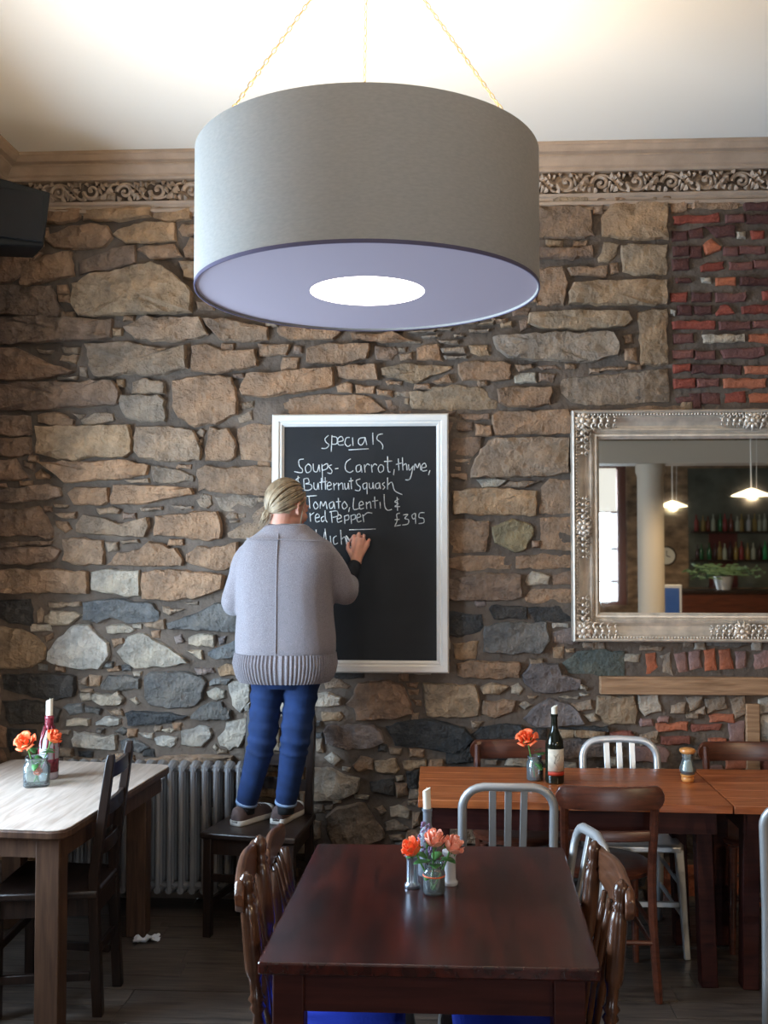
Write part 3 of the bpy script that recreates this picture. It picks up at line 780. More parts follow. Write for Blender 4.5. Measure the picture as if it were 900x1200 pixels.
o 1180,2334 1220,2337 1223,2364 1184,2364 1178,2348
g -1339,793 -1311,795 -1311,818 -1339,816 -1345,803
w -1580,593 -1547,593 -1545,616 -1584,615 -1579,606
b -1596,1097 -1554,1096 -1553,1122 -1592,1123 -1596,1109
g -842,1918 -801,1918 -804,1900 -842,1898
g -1150,2232 -1129,2250 -1111,2240 -1120,2216 -1144,2215
t -1881,1244 -1852,1258 -1851,1236 -1877,1222
w -908,911 -880,933 -880,895 -901,895
g 30,2673 117,2672 117,2656 45,2659
g 176,2724 268,2723 262,2713 181,2711
t -127,1029 -77,1034 -86,1010 -118,1015
g 180,852 230,852 212,829 188,824
p 1279,2961 1317,2960 1317,2935 1283,2940
w 766,618 812,621 814,641 768,641 771,633
g 1191,878 1234,876 1233,904 1189,902 1186,892
t -1975,2100 -1934,2098 -1937,2124 -1970,2124 -1977,2112
t 748,2507 787,2510 791,2528 749,2529 753,2519
o 1035,3340 1067,3340 1066,3360 1036,3360 1031,3360
t 221,2452 256,2455 251,2473 219,2475 215,2465
g 1181,1212 1216,1210 1215,1234 1183,1235 1181,1222
w -1991,670 -1951,671 -1950,693 -1989,695 -1991,682
t -316,226 -274,229 -279,253 -313,251 -317,237
g -649,650 -606,649 -612,668 -645,670 -651,657
k -1031,447 -991,446 -987,468 -1035,467 -1035,455
t 1095,3344 1135,3342 1137,3360 1103,3360 1098,3359
g -1756,2330 -1701,2326 -1726,2307
p -1464,944 -1438,951 -1417,929 -1435,922
g 25,2729 92,2731 82,2719 25,2723
p 407,931 432,945 460,931 432,914
t -105,957 -63,948 -63,925 -84,929
t -120,999 -75,1000 -79,977 -111,977
g -119,472 -77,482 -86,454 -119,458
p 597,971 683,976 674,962 624,964
g 1215,896 1266,928 1270,896
g -941,1838 -907,1842 -910,1821 -938,1821
p -1448,1074 -1412,1077 -1414,1058 -1442,1058
p -1316,800 -1270,806 -1244,799 -1274,788
b -1626,800 -1596,799 -1602,782 -1625,785
g -163,2637 -128,2641 -133,2621 -160,2624
g -50,2694 21,2699 21,2690 -45,2686
r 70,2329 101,2329 96,2313 73,2313
o 628,1195 659,1197 659,1183 630,1180
g -518,447 -485,452 -488,434 -514,429
g -1195,1412 -1138,1416 -1138,1400 -1181,1404
g -1809,789 -1756,794 -1764,775 -1804,779
g -118,2672 -57,2666 -62,2659 -113,2662
o 227,2752 293,2764 283,2748 216,2746
w -432,630 -403,626 -412,611 -432,616
p -177,588 -149,593 -145,574 -173,569
p 691,1030 723,1017 718,1003 695,1011
g -981,1806 -943,1809 -943,1798 -978,1797
p -1059,717 -1048,732 -1035,717 -1043,703
g -1708,991 -1655,991 -1655,977 -1698,976
g 104,2700 154,2697 149,2689 109,2690
o -136,2391 -120,2391 -122,2370 -136,2375
p -477,474 -447,479 -447,465 -474,462
p 691,990 732,990 732,976 695,976
p 1126,2810 1152,2801 1148,2783 1130,2788
t 104,2066 131,2063 129,2046 107,2050
o 445,975 486,975 477,961 449,963
g -1132,2198 -1120,2201 -1121,2180 -1130,2180
o -601,2921 -300,2916 -27,2930 -102,3010 -37,3084 -285,3115 -524,3109 -621,3004
t 1433,1840 1621,1851 1879,1853 1863,1931 1866,2055 1647,2047 1444,2054 1403,1958
r 861,1940 1116,1929 1398,1942 1359,2015 1388,2079 1147,2111 894,2100 822,2006
t 1453,1549 1741,1540 2001,1529 1992,1639 1943,1697 1700,1713 1478,1706 1478,1618
t 752,1342 977,1325 1193,1332 1168,1414 1173,1528 992,1531 734,1501 771,1408
r 1307,2153 1502,2143 1722,2144 1681,2239 1666,2301 1529,2330 1276,2308 1240,2217
t -937,1121 -668,1117 -431,1122 -444,1209 -400,1284 -708,1272 -870,1286 -881,1213
t -447,3225 -169,3207 66,3207 45,3299 27,3360 -189,3360 -375,3360 -419,3314
g 1794,1246 2021,1259 2243,1258 2272,1327 2193,1397 2037,1403 1802,1406 1765,1333
g 1268,1315 1486,1322 1635,1310 1706,1405 1650,1466 1423,1471 1220,1473 1252,1388
k 530,104 682,83 976,101 1006,181 936,224 765,232 521,228 496,177
r 811,1547 988,1544 1161,1549 1162,1609 1150,1693 967,1715 758,1705 742,1613
b -580,79 -423,48 -255,62 -243,135 -209,206 -456,237 -604,231 -631,155
t 846,2158 1001,2151 1146,2164 1205,2248 1170,2345 989,2343 884,2326 815,2238
r 27,2880 218,2857 364,2850 345,2958 362,3056 207,3039 29,3053 27,2938
o -355,1484 -218,1490 -26,1494 -13,1570 -63,1664 -208,1676 -346,1665 -358,1582
b -1370,49 -1213,37 -1029,44 -964,130 -1030,208 -1160,188 -1388,198 -1377,126
t -760,1375 -586,1353 -446,1360 -412,1459 -433,1533 -605,1524 -754,1525 -789,1463
g 1963,1074 2121,1076 2302,1080 2353,1169 2293,1247 2168,1245 1940,1231 1963,1159
t -535,1924 -293,1901 -93,1925 -115,1999 -118,2045 -322,2054 -481,2052 -522,1982
g 1876,486 2178,500 2378,489 2418,567 2362,638 2166,633 1925,629 1882,560
t 1883,2147 2081,2120 2231,2144 2257,2204 2225,2281 2032,2290 1864,2293 1901,2216
t -714,1581 -597,1579 -367,1563 -366,1655 -416,1722 -594,1733 -737,1707 -740,1654
g 184,10 335,10 488,21 488,98 495,162 325,193 175,179 185,86
w -321,1084 -162,1081 -18,1074 -28,1165 -27,1237 -157,1248 -335,1244 -349,1171
g -899,3025 -761,3009 -619,3019 -601,3104 -626,3187 -762,3180 -920,3180 -915,3087
r -227,2128 -62,2108 45,2110 62,2178 89,2274 -87,2277 -260,2252 -268,2204
o -1124,3256 -907,3262 -657,3246 -630,3332 -671,3360 -882,3360 -1126,3360 -1119,3340
b -1835,10 -1661,10 -1477,10 -1438,51 -1457,124 -1626,143 -1822,140 -1838,21
t 2034,1435 2190,1440 2320,1446 2354,1510 2289,1598 2154,1612 2017,1601 2009,1508
r -403,1733 -251,1720 -82,1721 -56,1797 -84,1846 -220,1869 -413,1850 -384,1791
k -186,58 -65,58 119,61 139,128 100,183 -38,193 -208,188 -230,113
t -1011,2823 -866,2832 -696,2817 -686,2883 -702,2940 -870,2961 -980,2959 -1052,2900
g -584,2099 -457,2068 -301,2100 -262,2144 -284,2211 -421,2227 -564,2218 -615,2143
v -2159,10 -1997,10 -1854,10 -1852,53 -1838,144 -2001,145 -2170,144 -2166,37
t -350,1296 -195,1295 5,1295 -16,1352 -23,1402 -159,1409 -354,1418 -357,1352
t 684,1730 832,1730 967,1731 1020,1783 977,1860 826,1851 725,1840 687,1784
g 203,3132 304,3124 453,3147 444,3197 427,3252 324,3262 202,3253 203,3195
t 1553,1720 1716,1730 1813,1731 1842,1767 1859,1831 1682,1822 1568,1824 1520,1783
o 2044,1678 2181,1670 2320,1687 2351,1732 2338,1783 2193,1781 2049,1786 2049,1735
g 1947,1807 2069,1810 2166,1807 2170,1858 2168,1916 2055,1932 1949,1921 1941,1857
g 1107,1743 1205,1733 1304,1738 1323,1788 1313,1845 1222,1855 1122,1836 1096,1796
t -266,2802 -167,2781 -35,2792 -51,2833 -27,2879 -160,2892 -239,2893 -247,2847
t -526,3122 -440,3116 -347,3116 -331,3159 -320,3205 -427,3208 -532,3194 -530,3158
p -949,10 -859,10 -732,10 -719,39 -747,79 -864,90 -959,80 -944,28
r 655,2077 723,2059 828,2080 830,2116 809,2154 730,2157 657,2168 656,2116
o -1212,2995 -1142,2983 -1040,2987 -1030,3027 -1045,3059 -1109,3068 -1234,3070 -1212,3021
t 50,2764 121,2758 212,2758 211,2810 214,2848 150,2854 54,2839 42,2797
t 1935,1976 2036,1965 2119,1963 2123,2004 2113,2039 2021,2041 1962,2044 1941,2007
w 1523,890 1635,891 1633,776 1522,775
w 695,1241 768,1238 862,1244 877,1280 863,1312 764,1315 708,1312 695,1282
o 1723,2179 1866,2186 1863,2259 1712,2259 1719,2225
g 1998,285 2094,274 2151,283 2167,308 2157,344 2095,347 2009,347 2007,312
r -1088,3191 -979,3184 -905,3190 -879,3214 -898,3246 -979,3243 -1074,3246 -1099,3218
g 2077,378 2198,379 2213,451 2055,459 2068,422
t -1096,3094 -954,3092 -935,3163 -1088,3155 -1084,3125
v 1576,1215 1711,1224 1720,1291 1580,1293 1572,1259
g -883,123 -757,120 -749,183 -900,187 -904,157
t 672,2251 775,2251 790,2332 657,2332 664,2302
g 834,10 980,10 975,77 842,73 844,32
t -725,2024 -649,2015 -594,2029 -577,2050 -581,2080 -641,2083 -742,2081 -745,2058
t -117,3143 -21,3135 50,3142 45,3167 39,3194 -32,3194 -123,3200 -111,3164
w 1524,964 1567,971 1636,965 1635,902 1523,901
g 1286,1665 1444,1666 1430,1723 1279,1724 1272,1700
t 713,1881 833,1871 849,1943 709,1939 721,1915
g -1539,138 -1415,138 -1410,199 -1530,197 -1543,165
t 238,3299 366,3299 359,3360 235,3360 236,3341
r 1704,1421 1793,1425 1807,1485 1685,1495 1694,1459
o 1314,1579 1446,1577 1461,1632 1311,1630 1304,1601
r -593,1747 -482,1747 -496,1820 -595,1812 -600,1787
t 1338,1770 1437,1776 1433,1843 1332,1840 1329,1799
t -595,3231 -480,3237 -466,3294 -604,3291 -597,3259
t 1007,1824 1099,1825 1099,1894 1004,1893 991,1860
g -54,1897 77,1902 63,1954 -38,1959 -49,1924
r 1750,2099 1871,2097 1863,2152 1760,2157 1739,2129
t -671,2813 -544,2821 -543,2871 -661,2875 -673,2843
g -675,1899 -546,1898 -562,1955 -689,1950 -687,1927
k 1747,1192 1871,1192 1855,1242 1732,1242 1725,1221
t -542,1844 -426,1845 -429,1894 -534,1899 -541,1874
g 1676,492 1814,488 1800,535 1679,542 1678,514
w -24,200 84,196 90,252 -22,255 -28,223
k 1902,1421 2013,1425 2006,1465 1892,1469 1891,1447
g 1867,899 1969,903 1960,953 1871,959 1861,925
t 2091,2323 2216,2324 2204,2370 2107,2369 2101,2350
k -1795,174 -1677,175 -1683,221 -1774,218 -1797,200
v -63,1415 55,1408 45,1458 -60,1462 -56,1442
t 1316,1484 1423,1486 1445,1532 1310,1536 1314,1515
t -255,2057 -143,2063 -157,2111 -247,2109 -257,2086
g 1673,816 1770,820 1780,865 1684,872 1671,839
t 1831,1715 1938,1712 1940,1763 1843,1760 1842,1735
g 698,10 796,10 802,62 701,65 704,24
g -513,2856 -389,2852 -398,2898 -496,2893 -514,2877
k 248,201 344,199 346,247 251,249 252,224
w 880,1235 984,1231 971,1280 892,1282 882,1258
t 2066,2057 2162,2055 2176,2098 2052,2098 2046,2076
t 2140,1939 2244,1937 2247,1977 2127,1980 2127,1956
t 1289,1886 1415,1882 1400,1923 1291,1919 1281,1904
g -359,2254 -264,2248 -249,2293 -361,2296 -364,2274
t 700,1998 792,2002 780,2054 698,2049 693,2020
t -675,1295 -580,1298 -577,1339 -673,1337 -691,1322
t -691,1807 -600,1814 -606,1862 -682,1862 -692,1833
t -100,2049 -11,2047 -19,2102 -100,2100 -102,2078
t 1893,1476 2001,1476 1995,1517 1897,1516 1888,1497
o 3,1992 74,1994 70,2046 0,2046 -4,2021
g 125,200 195,207 204,249 117,253 108,225
t -585,2239 -486,2234 -489,2276 -584,2277 -590,2256
g -814,3190 -722,3187 -715,3225 -816,3227 -825,3212
v 1052,1242 1133,1239 1121,1292 1060,1293 1051,1269
g 1573,379 1676,381 1671,413 1566,416 1555,402
t -736,2097 -629,2098 -646,2137 -741,2134 -734,2117
g 1703,766 1781,765 1791,811 1699,806 1688,784
o -2134,1054 -2107,1050 -2105,866 -2131,866
t 699,2177 759,2173 761,2230 700,2232 693,2202
t 371,3326 476,3324 466,3360 373,3358 367,3343
t 4,1522 70,1523 76,1575 2,1573 1,1546
t 125,3085 193,3079 199,3135 133,3133 123,3102
t -1142,2835 -1069,2834 -1069,2878 -1153,2876 -1144,2855
t 100,3277 193,3275 194,3319 90,3313 101,3291
g -734,111 -648,115 -654,150 -737,152 -736,132
t 870,1865 944,1868 950,1909 858,1910 867,1887
o -325,1430 -254,1423 -246,1478 -316,1473 -320,1450
o -273,3161 -185,3159 -191,3201 -286,3203 -275,3183
t -695,2180 -620,2182 -614,2221 -696,2224 -703,2203
t 1203,1675 1268,1674 1260,1724 1196,1721 1194,1699
t -552,3313 -489,3314 -487,3360 -552,3360 -558,3338
g -702,11 -626,10 -626,56 -698,54 -706,28
t 1180,1606 1246,1603 1251,1650 1182,1651 1178,1628
p -12,1203 74,1196 70,1244 -4,1236 -12,1224
p -2170,582 -2123,582 -2143,663 -2170,659 -2170,628
t 373,3039 428,3038 427,3091 367,3092 372,3067
g 1471,2067 1562,2067 1562,2106 1475,2104 1475,2084
r -133,1431 -66,1431 -66,1478 -126,1478 -134,1459
t -12,1844 66,1842 60,1881 -12,1881 -17,1866
r 1659,2061 1714,2058 1712,2113 1650,2114 1648,2090
t 732,1952 810,1946 808,1989 734,1983 730,1967
o 1246,1513 1303,1510 1306,1555 1247,1556 1243,1533
t 250,2787 317,2785 317,2829 248,2829 243,2804
g 1598,142 1667,145 1662,187 1593,182 1598,162
w 522,10 588,10 592,50 527,48 524,33
g -39,1739 21,1736 17,1785 -46,1782 -52,1754
r -605,3187 -535,3186 -532,3224 -615,3222 -618,3201
o 1490,1485 1551,1483 1557,1523 1484,1523 1483,1501
p -303,1256 -228,1258 -223,1293 -312,1294 -318,1275
t 415,2927 478,2930 485,2973 405,2971 415,2950
t 412,2849 494,2849 485,2884 416,2882 405,2861
t -1133,2929 -1051,2930 -1059,2963 -1125,2960 -1136,2946
r 387,2790 452,2790 461,2824 386,2826 385,2810
o 263,3070 339,3068 333,3105 261,3104 256,3090
v -543,10 -489,10 -489,47 -548,45 -547,24
r 1194,2149 1264,2151 1263,2175 1193,2175 1184,2165
t 1887,1177 1941,1171 1939,1208 1886,1206 1883,1190
t 1683,2299 1744,2295 1748,2327 1681,2330 1678,2316
t -60,1697 4,1697 8,1735 -70,1733 -60,1721
t 1930,2085 1999,2087 1993,2118 1930,2118 1928,2102
t -721,1530 -655,1530 -660,1562 -729,1560 -729,1545
g -397,1434 -346,1430 -346,1466 -402,1465 -404,1451
t -950,2970 -880,2969 -876,3004 -948,3000 -944,2981
t -402,1870 -342,1870 -342,1896 -403,1897 -414,1883
t -661,2903 -609,2903 -609,2932 -665,2936 -667,2921
w -329,12 -252,10 -251,33 -331,36 -324,21
t 702,1533 756,1534 758,1557 702,1556 698,1546
g 2133,918 2195,920 2199,946 2140,946 2139,933
k -55,1250 13,1253 14,1280 -51,1284 -48,1269
t -806,2970 -753,2969 -750,2995 -808,2998 -809,2983
t -64,3097 -6,3099 -4,3129 -65,3127 -61,3112
g 1775,2291 1833,2292 1833,2320 1778,2319 1770,2303
t -26,1791 25,1795 29,1818 -27,1818 -35,1803
v -457,1297 -394,1297 -396,1324 -463,1327 -462,1309
g -397,1230 -344,1228 -350,1261 -403,1257 -405,1244
v 1647,1153 1700,1153 1707,1177 1650,1179 1647,1162
g -202,1453 -154,1452 -145,1482 -204,1483 -205,1465
r -481,1771 -443,1771 -443,1809 -478,1808 -478,1790
t -328,2808 -292,2812 -287,2847 -329,2848 -329,2830
t 1591,2091 1631,2093 1633,2130 1594,2130 1590,2112
g 1230,1269 1282,1268 1284,1302 1228,1302 1224,1285
t 111,3145 161,3145 162,3179 107,3183 105,3161
g -2170,731 -2138,733 -2138,781 -2170,778 -2170,757
p 605,35 654,32 656,65 597,60 602,49
t 1413,2075 1448,2074 1452,2107 1410,2104 1410,2092
o 2008,1608 2056,1610 2054,1646 2015,1642 2008,1627
g -1632,173 -1577,171 -1577,197 -1631,197 -1630,183
t 851,2127 912,2125 917,2148 844,2149 840,2135
t 1871,1991 1919,1992 1919,2021 1870,2021 1875,2006
t -473,17 -404,15 -406,39 -469,37 -470,26
t 1925,1935 1966,1933 1972,1955 1916,1955 1920,1945
t -980,3017 -925,3016 -925,3048 -980,3045 -974,3028
t 4,1583 54,1583 58,1607 7,1607 5,1594
g -666,1981 -621,1982 -618,2005 -672,2008 -673,1997
k -409,1134 -359,1132 -358,1162 -410,1157 -412,1148
w 955,1294 997,1294 999,1318 951,1317 949,1308
t 77,3337 139,3334 137,3360 77,3360 75,3354
r 1169,1869 1227,1867 1219,1901 1173,1900 1176,1882
o 1363,1640 1432,1640 1423,1664 1355,1663 1357,1653
r 1198,2289 1245,2292 1242,2326 1196,2324 1197,2309
t 1265,2113 1315,2117 1315,2142 1266,2142 1261,2131
t -344,1678 -278,1678 -278,1700 -347,1700 -350,1688
g 1649,1187 1727,1185 1718,1206 1651,1208 1649,1195
t -2154,1972 -2086,1971 -2094,1990 -2156,1989 -2156,1979
g -131,1889 -57,1890 -63,1913 -134,1911 -128,1898
t -751,1871 -693,1869 -702,1894 -752,1895 -763,1880
g 1437,1716 1498,1715 1505,1736 1433,1737 1436,1727
g 1913,661 1966,665 1972,685 1912,683 1907,675
t 706,1401 751,1398 752,1431 708,1436 708,1415
t -95,1974 -57,1977 -59,2013 -100,2014 -102,1994
r -178,3124 -139,3128 -138,3159 -176,3157 -176,3141
t 1203,2114 1249,2115 1251,2139 1205,2143 1206,2127
p 1168,1272 1207,1267 1210,1301 1172,1298 1171,1283
t -22,2854 22,2851 20,2883 -26,2879 -21,2868
r 1865,2059 1933,2062 1936,2084 1868,2082 1872,2070
r 25,3089 59,3092 63,3115 25,3117 18,3101
t 988,1896 1056,1899 1051,1920 990,1920 991,1907
t -1432,90 -1394,88 -1391,118 -1428,121 -1429,107
g 1481,54 1538,53 1539,74 1480,74 1481,64
t -487,3295 -427,3295 -427,3326 -486,3324 -481,3306
g -693,72 -634,69 -628,89 -689,90 -696,80
t 74,3222 101,3223 105,3259 75,3260 70,3243
g 1049,1712 1079,1712 1080,1750 1052,1748 1045,1730
t -579,2004 -529,2001 -530,2023 -586,2026 -584,2013
o -27,1627 30,1630 33,1654 -27,1650 -28,1639
r 121,3217 163,3219 159,3247 119,3251 116,3230
t -775,2184 -730,2181 -732,2213 -774,2214 -775,2202
t -618,3317 -570,3317 -573,3347 -612,3342 -618,3330
g 1522,1277 1562,1279 1564,1314 1518,1310 1518,1295
p 1690,1351 1734,1349 1728,1377 1689,1380 1687,1365
k -1425,53 -1393,53 -1387,81 -1430,80 -1426,68
g 1983,1014 2018,1016 2017,1042 1987,1047 1982,1032
g -590,3161 -539,3164 -541,3184 -592,3183 -597,3175
g -191,1416 -130,1415 -135,1435 -195,1439 -193,1424
g -522,1305 -470,1306 -477,1328 -517,1326 -524,1317
t -671,2256 -614,2257 -617,2277 -666,2279 -677,2268
t -461,2261 -414,2259 -414,2282 -459,2281 -460,2269
t 67,3119 122,3119 119,3142 61,3143 67,3133
o 36,1643 65,1644 68,1669 37,1671 32,1659
r 671,1641 718,1640 714,1662 670,1664 669,1651
t -745,1951 -700,1948 -695,1973 -751,1971 -754,1961
g 1002,126 1046,127 1048,148 997,146 996,135
t -712,2953 -658,2952 -664,2975 -708,2974 -711,2964
o -1009,2979 -977,2981 -981,3016 -1009,3012 -1015,2999
g 1139,2115 1189,2117 1187,2143 1142,2144 1134,2130
t -79,32 -28,31 -31,49 -77,50 -87,42
t 370,3004 434,3006 433,3025 377,3024 365,3016
t -384,10 -344,10 -343,31 -385,32 -388,22
w -2170,1049 -2137,1044 -2141,1081 -2170,1084 -2170,1063
k 30,1135 74,1136 71,1158 28,1155 27,1144
o -764,2135 -725,2138 -720,2164 -764,2164 -766,2148
t 387,2887 425,2886 423,2915 391,2918 390,2900
g -2170,989 -2138,990 -2139,1019 -2170,1018 -2170,1005
t 402,3101 434,3097 433,3127 402,3133 402,3111
g 1839,1455 1870,1454 1871,1485 1839,1484 1840,1473
r -25,2290 21,2291 18,2310 -19,2311 -29,2299
g 2159,653 2192,650 2193,685 2155,681 2157,665
g 1978,1681 2023,1681 2030,1704 1985,1705 1979,1691
g -307,3133 -278,3133 -276,3165 -308,3164 -306,3153
t 1093,1896 1129,1895 1124,1922 1093,1922 1092,1906
o 2009,1743 2035,1741 2036,1767 2009,1768 2006,1757
o 1732,1501 1763,1501 1764,1532 1731,1533 1726,1517
r -1143,3105 -1109,3103 -1107,3125 -1141,3126 -1143,3113
p -2170,1313 -2144,1314 -2138,1339 -2170,1340 -2170,1327
k -421,1168 -390,1171 -387,1200 -425,1197 -421,1184
t -317,2872 -286,2874 -287,2902 -318,2901 -320,2888
t -43,2980 -8,2980 -7,3012 -41,3010 -40,2991
t -2170,844 -2152,840 -2155,883 -2170,881 -2170,864
t -625,1545 -596,1546 -593,1566 -630,1566 -631,1554
t 2178,1891 2216,1890 2219,1915 2180,1914 2177,1905
v 33,1087 71,1086 71,1110 35,1113 32,1097
t 775,2175 822,2176 822,2200 779,2197 779,2187
r 817,2047 847,2047 847,2076 812,2072 815,2059
t 1871,1810 1908,1806 1909,1830 1871,1831 1875,1821
t 2098,1636 2143,1637 2143,1660 2104,1657 2100,1650
t 1066,2130 1100,2130 1099,2150 1067,2149 1062,2140
R 1892,702 2113,708 2261,694 2302,818 2274,891 2116,911 1851,880 1899,788
R 1512,542 1675,562 1824,548 1824,640 1851,751 1640,760 1507,733 1499,654
R 1948,80 2069,43 2268,77 2296,133 2279,224 2098,226 1902,230 1929,158
O 1043,56 1248,55 1449,58 1499,141 1431,198 1238,195 1044,206 1068,143
O 1232,223 1530,203 1703,229 1695,295 1688,347 1512,345 1298,353 1280,279
V 1716,298 1865,284 2004,313 2006,362 2000,453 1876,466 1695,455 1703,385
R 1589,10 1739,10 1940,10 1923,47 1910,138 1735,139 1585,128 1583,61
R 1702,1002 1817,990 1951,1011 1944,1085 1951,1138 1823,1151 1684,1143 1701,1077
V 2049,971 2194,966 2362,973 2353,1021 2321,1066 2171,1070 2066,1058 2029,1016
R 1719,2876 1843,2879 1951,2874 1955,2906 1950,2948 1836,2944 1719,2948 1732,2910
V 1775,2784 1900,2773 1967,2783 2003,2815 1994,2842 1886,2847 1767,2848 1759,2819
V 2042,2497 2162,2493 2262,2500 2253,2533 2239,2565 2133,2572 2047,2569 2049,2537
V 1976,3058 2106,3050 2201,3057 2191,3092 2205,3120 2106,3123 1968,3120 1972,3090
D 1696,2546 1792,2535 1897,2544 1919,2572 1916,2601 1781,2611 1695,2599 1690,2574
D 1668,2972 1743,2968 1867,2978 1860,3004 1862,3037 1748,3040 1643,3035 1640,3006
D 1779,2694 1881,2689 1980,2685 2013,2723 2000,2747 1901,2762 1778,2749 1781,2719
V 2088,2655 2211,2654 2296,2654 2299,2688 2297,2715 2183,2717 2113,2717 2089,2688
R 1900,2420 1988,2408 2097,2420 2105,2450 2068,2487 1992,2481 1896,2476 1868,2451
V 1870,2616 1942,2613 2066,2613 2053,2643 2067,2686 1970,2679 1873,2682 1848,2648
D 1852,2324 1966,2315 2051,2313 2054,2355 2068,2389 1947,2386 1872,2384 1866,2347
D 2018,2941 2113,2932 2220,2932 2233,2966 2206,3002 2130,3004 2018,2999 2013,2973
V 1618,3102 1706,3095 1826,3096 1821,3135 1800,3166 1721,3170 1629,3160 1599,3129
V 1634,2339 1761,2339 1837,2336 1862,2367 1838,2396 1728,2406 1649,2404 1628,2376
V 1434,442 1520,442 1632,444 1621,483 1622,511 1518,510 1447,505 1414,475
D 1654,2467 1774,2461 1854,2462 1875,2500 1849,2524 1761,2525 1648,2530 1652,2495
D 2067,3137 2176,3140 2292,3143 2284,3178 2266,3208 2173,3215 2087,3201 2086,3174
V 1648,3302 1734,3291 1829,3302 1865,3333 1848,3360 1753,3360 1633,3360 1642,3328
O 1822,3153 1918,3156 2029,3157 2037,3181 2021,3217 1941,3224 1817,3219 1830,3186
V 1857,3242 1968,3242 2061,3245 2066,3276 2063,3301 1940,3306 1853,3303 1845,3273
V 2045,2736 2108,2736 2241,2748 2220,2773 2218,2812 2144,2813 2046,2807 2037,2775
D 2043,2832 2163,2831 2259,2829 2253,2857 2240,2891 2144,2892 2033,2890 2053,2862
V 926,673 1000,675 1089,671 1106,712 1072,741 1005,741 925,736 928,714
V 1504,1175 1570,1193 1639,1193 1638,1109 1503,1105
V 1653,891 1761,893 1774,987 1665,977 1661,935
O 1374,2475 1574,2477 1569,2434 1377,2431
V 1363,2611 1486,2618 1564,2626 1567,2587 1502,2571 1379,2572
R 1148,3257 1359,3271 1362,3227 1152,3221
R 1138,2750 1237,2756 1336,2752 1334,2713 1142,2715
D 2007,3317 2090,3318 2189,3326 2235,3355 2223,3360 2087,3360 2016,3360 2000,3360
R 1720,177 1824,176 1823,250 1723,254 1703,216
V 1341,2886 1480,2887 1475,2844 1345,2841
V 1380,852 1450,864 1449,765 1379,764
O 1364,643 1482,648 1489,698 1363,701 1369,670
D 1459,2960 1615,2958 1615,2919 1458,2921
D 1284,3205 1435,3207 1434,3155 1351,3156
V 1356,2748 1503,2750 1502,2711 1360,2708
O 1043,849 1187,859 1187,818 1054,813
D 1480,3320 1620,3318 1620,3278 1488,3280
O 999,1173 1043,1179 1061,1085 999,1082
D 1228,2544 1359,2543 1358,2500 1228,2501
D 1486,3262 1619,3259 1619,3216 1494,3218
O 1270,1192 1319,1200 1327,1104 1275,1100
O 1474,2533 1610,2541 1609,2497 1478,2499
R 1465,2819 1614,2826 1613,2787 1469,2784
O 1339,1192 1388,1198 1405,1110 1343,1107
R 1373,2407 1470,2415 1473,2363 1377,2359
O 1497,2686 1612,2689 1611,2642 1497,2652
O 1493,2402 1608,2405 1607,2362 1497,2363
V 1456,3110 1574,3108 1574,3073 1456,3071
V 1132,1173 1181,1183 1195,1097 1148,1085
V 1273,2408 1357,2407 1357,2355 1277,2360
V 1201,1183 1250,1191 1259,1115 1206,1103
R 829,806 923,811 957,777 829,770
R 1065,791 1198,792 1198,757 1065,755
R 1209,850 1347,851 1335,821 1214,814
R 1144,2477 1241,2480 1241,2437 1148,2433
R 1099,410 1201,410 1202,448 1106,453 1092,430
D 1141,3050 1218,3054 1217,3001 1145,2998
V 1249,2476 1354,2479 1349,2440 1252,2437
V 1522,3041 1616,3044 1616,3004 1526,3005
V 1066,10 1169,10 1163,55 1071,52 1069,34
V 1394,3261 1476,3264 1477,3225 1395,3222
O 1289,3119 1325,3146 1369,3109 1365,3093 1301,3073
D 1232,2890 1321,2889 1320,2846 1232,2847
V 1242,2612 1334,2611 1334,2568 1245,2569
D 1370,2543 1459,2538 1454,2495 1370,2500
O 1295,858 1404,857 1398,897 1291,892 1299,873
D 1143,3188 1211,3187 1210,3143 1142,3140
V 1409,3034 1515,3036 1514,2997 1409,2998
D 1164,2827 1228,2826 1228,2782 1164,2783
V 1142,2690 1231,2694 1235,2650 1146,2647
R 1275,3016 1307,3031 1381,3037 1381,3003 1279,2992
V 1137,2613 1234,2617 1230,2577 1141,2574
O 1346,2957 1434,2959 1434,2921 1345,2921
R 1141,2545 1221,2549 1216,2514 1144,2506
V 1356,367 1436,370 1441,411 1365,408 1357,392
V 1415,1186 1460,1187 1459,1116 1418,1110
R 1131,2887 1208,2891 1203,2847 1135,2848
D 1224,3111 1279,3110 1278,3059 1224,3059
D 1146,3110 1219,3114 1216,3070 1148,3067
D 1217,3189 1284,3205 1284,3153 1225,3154
D 1217,2405 1233,2342 1266,2341 1267,2405
R 2067,655 2148,656 2139,692 2063,695 2059,671
V 1385,3107 1449,3106 1448,3066 1386,3069
R 1344,2792 1365,2824 1401,2824 1428,2787 1348,2779
V 1514,2746 1588,2754 1587,2714 1518,2719
V 1603,1062 1673,1064 1672,1094 1597,1096 1601,1075
D 1240,2822 1320,2825 1320,2786 1248,2787
V 1601,1013 1665,1019 1667,1053 1603,1055 1601,1032
O 1288,782 1364,782 1363,753 1288,752
O 1445,10 1515,10 1518,42 1449,42 1447,27
O 1810,516 1865,513 1870,547 1807,544 1807,533
V 1974,940 2034,940 2043,972 1973,973 1964,958
R 1512,3182 1572,3181 1570,3146 1519,3143
R 1562,2890 1614,2894 1614,2850 1566,2851
V 1152,2387 1240,2399 1232,2369 1160,2365
V 1286,633 1354,635 1342,657 1278,655 1275,647
V 975,838 1030,840 1022,870 975,871 968,855
O 1394,504 1430,504 1435,539 1394,541 1395,520
V 1366,25 1416,23 1423,51 1366,50 1364,39
V 1774,892 1830,893 1832,915 1776,916 1779,906
V 1440,708 1494,709 1491,734 1441,740 1445,722
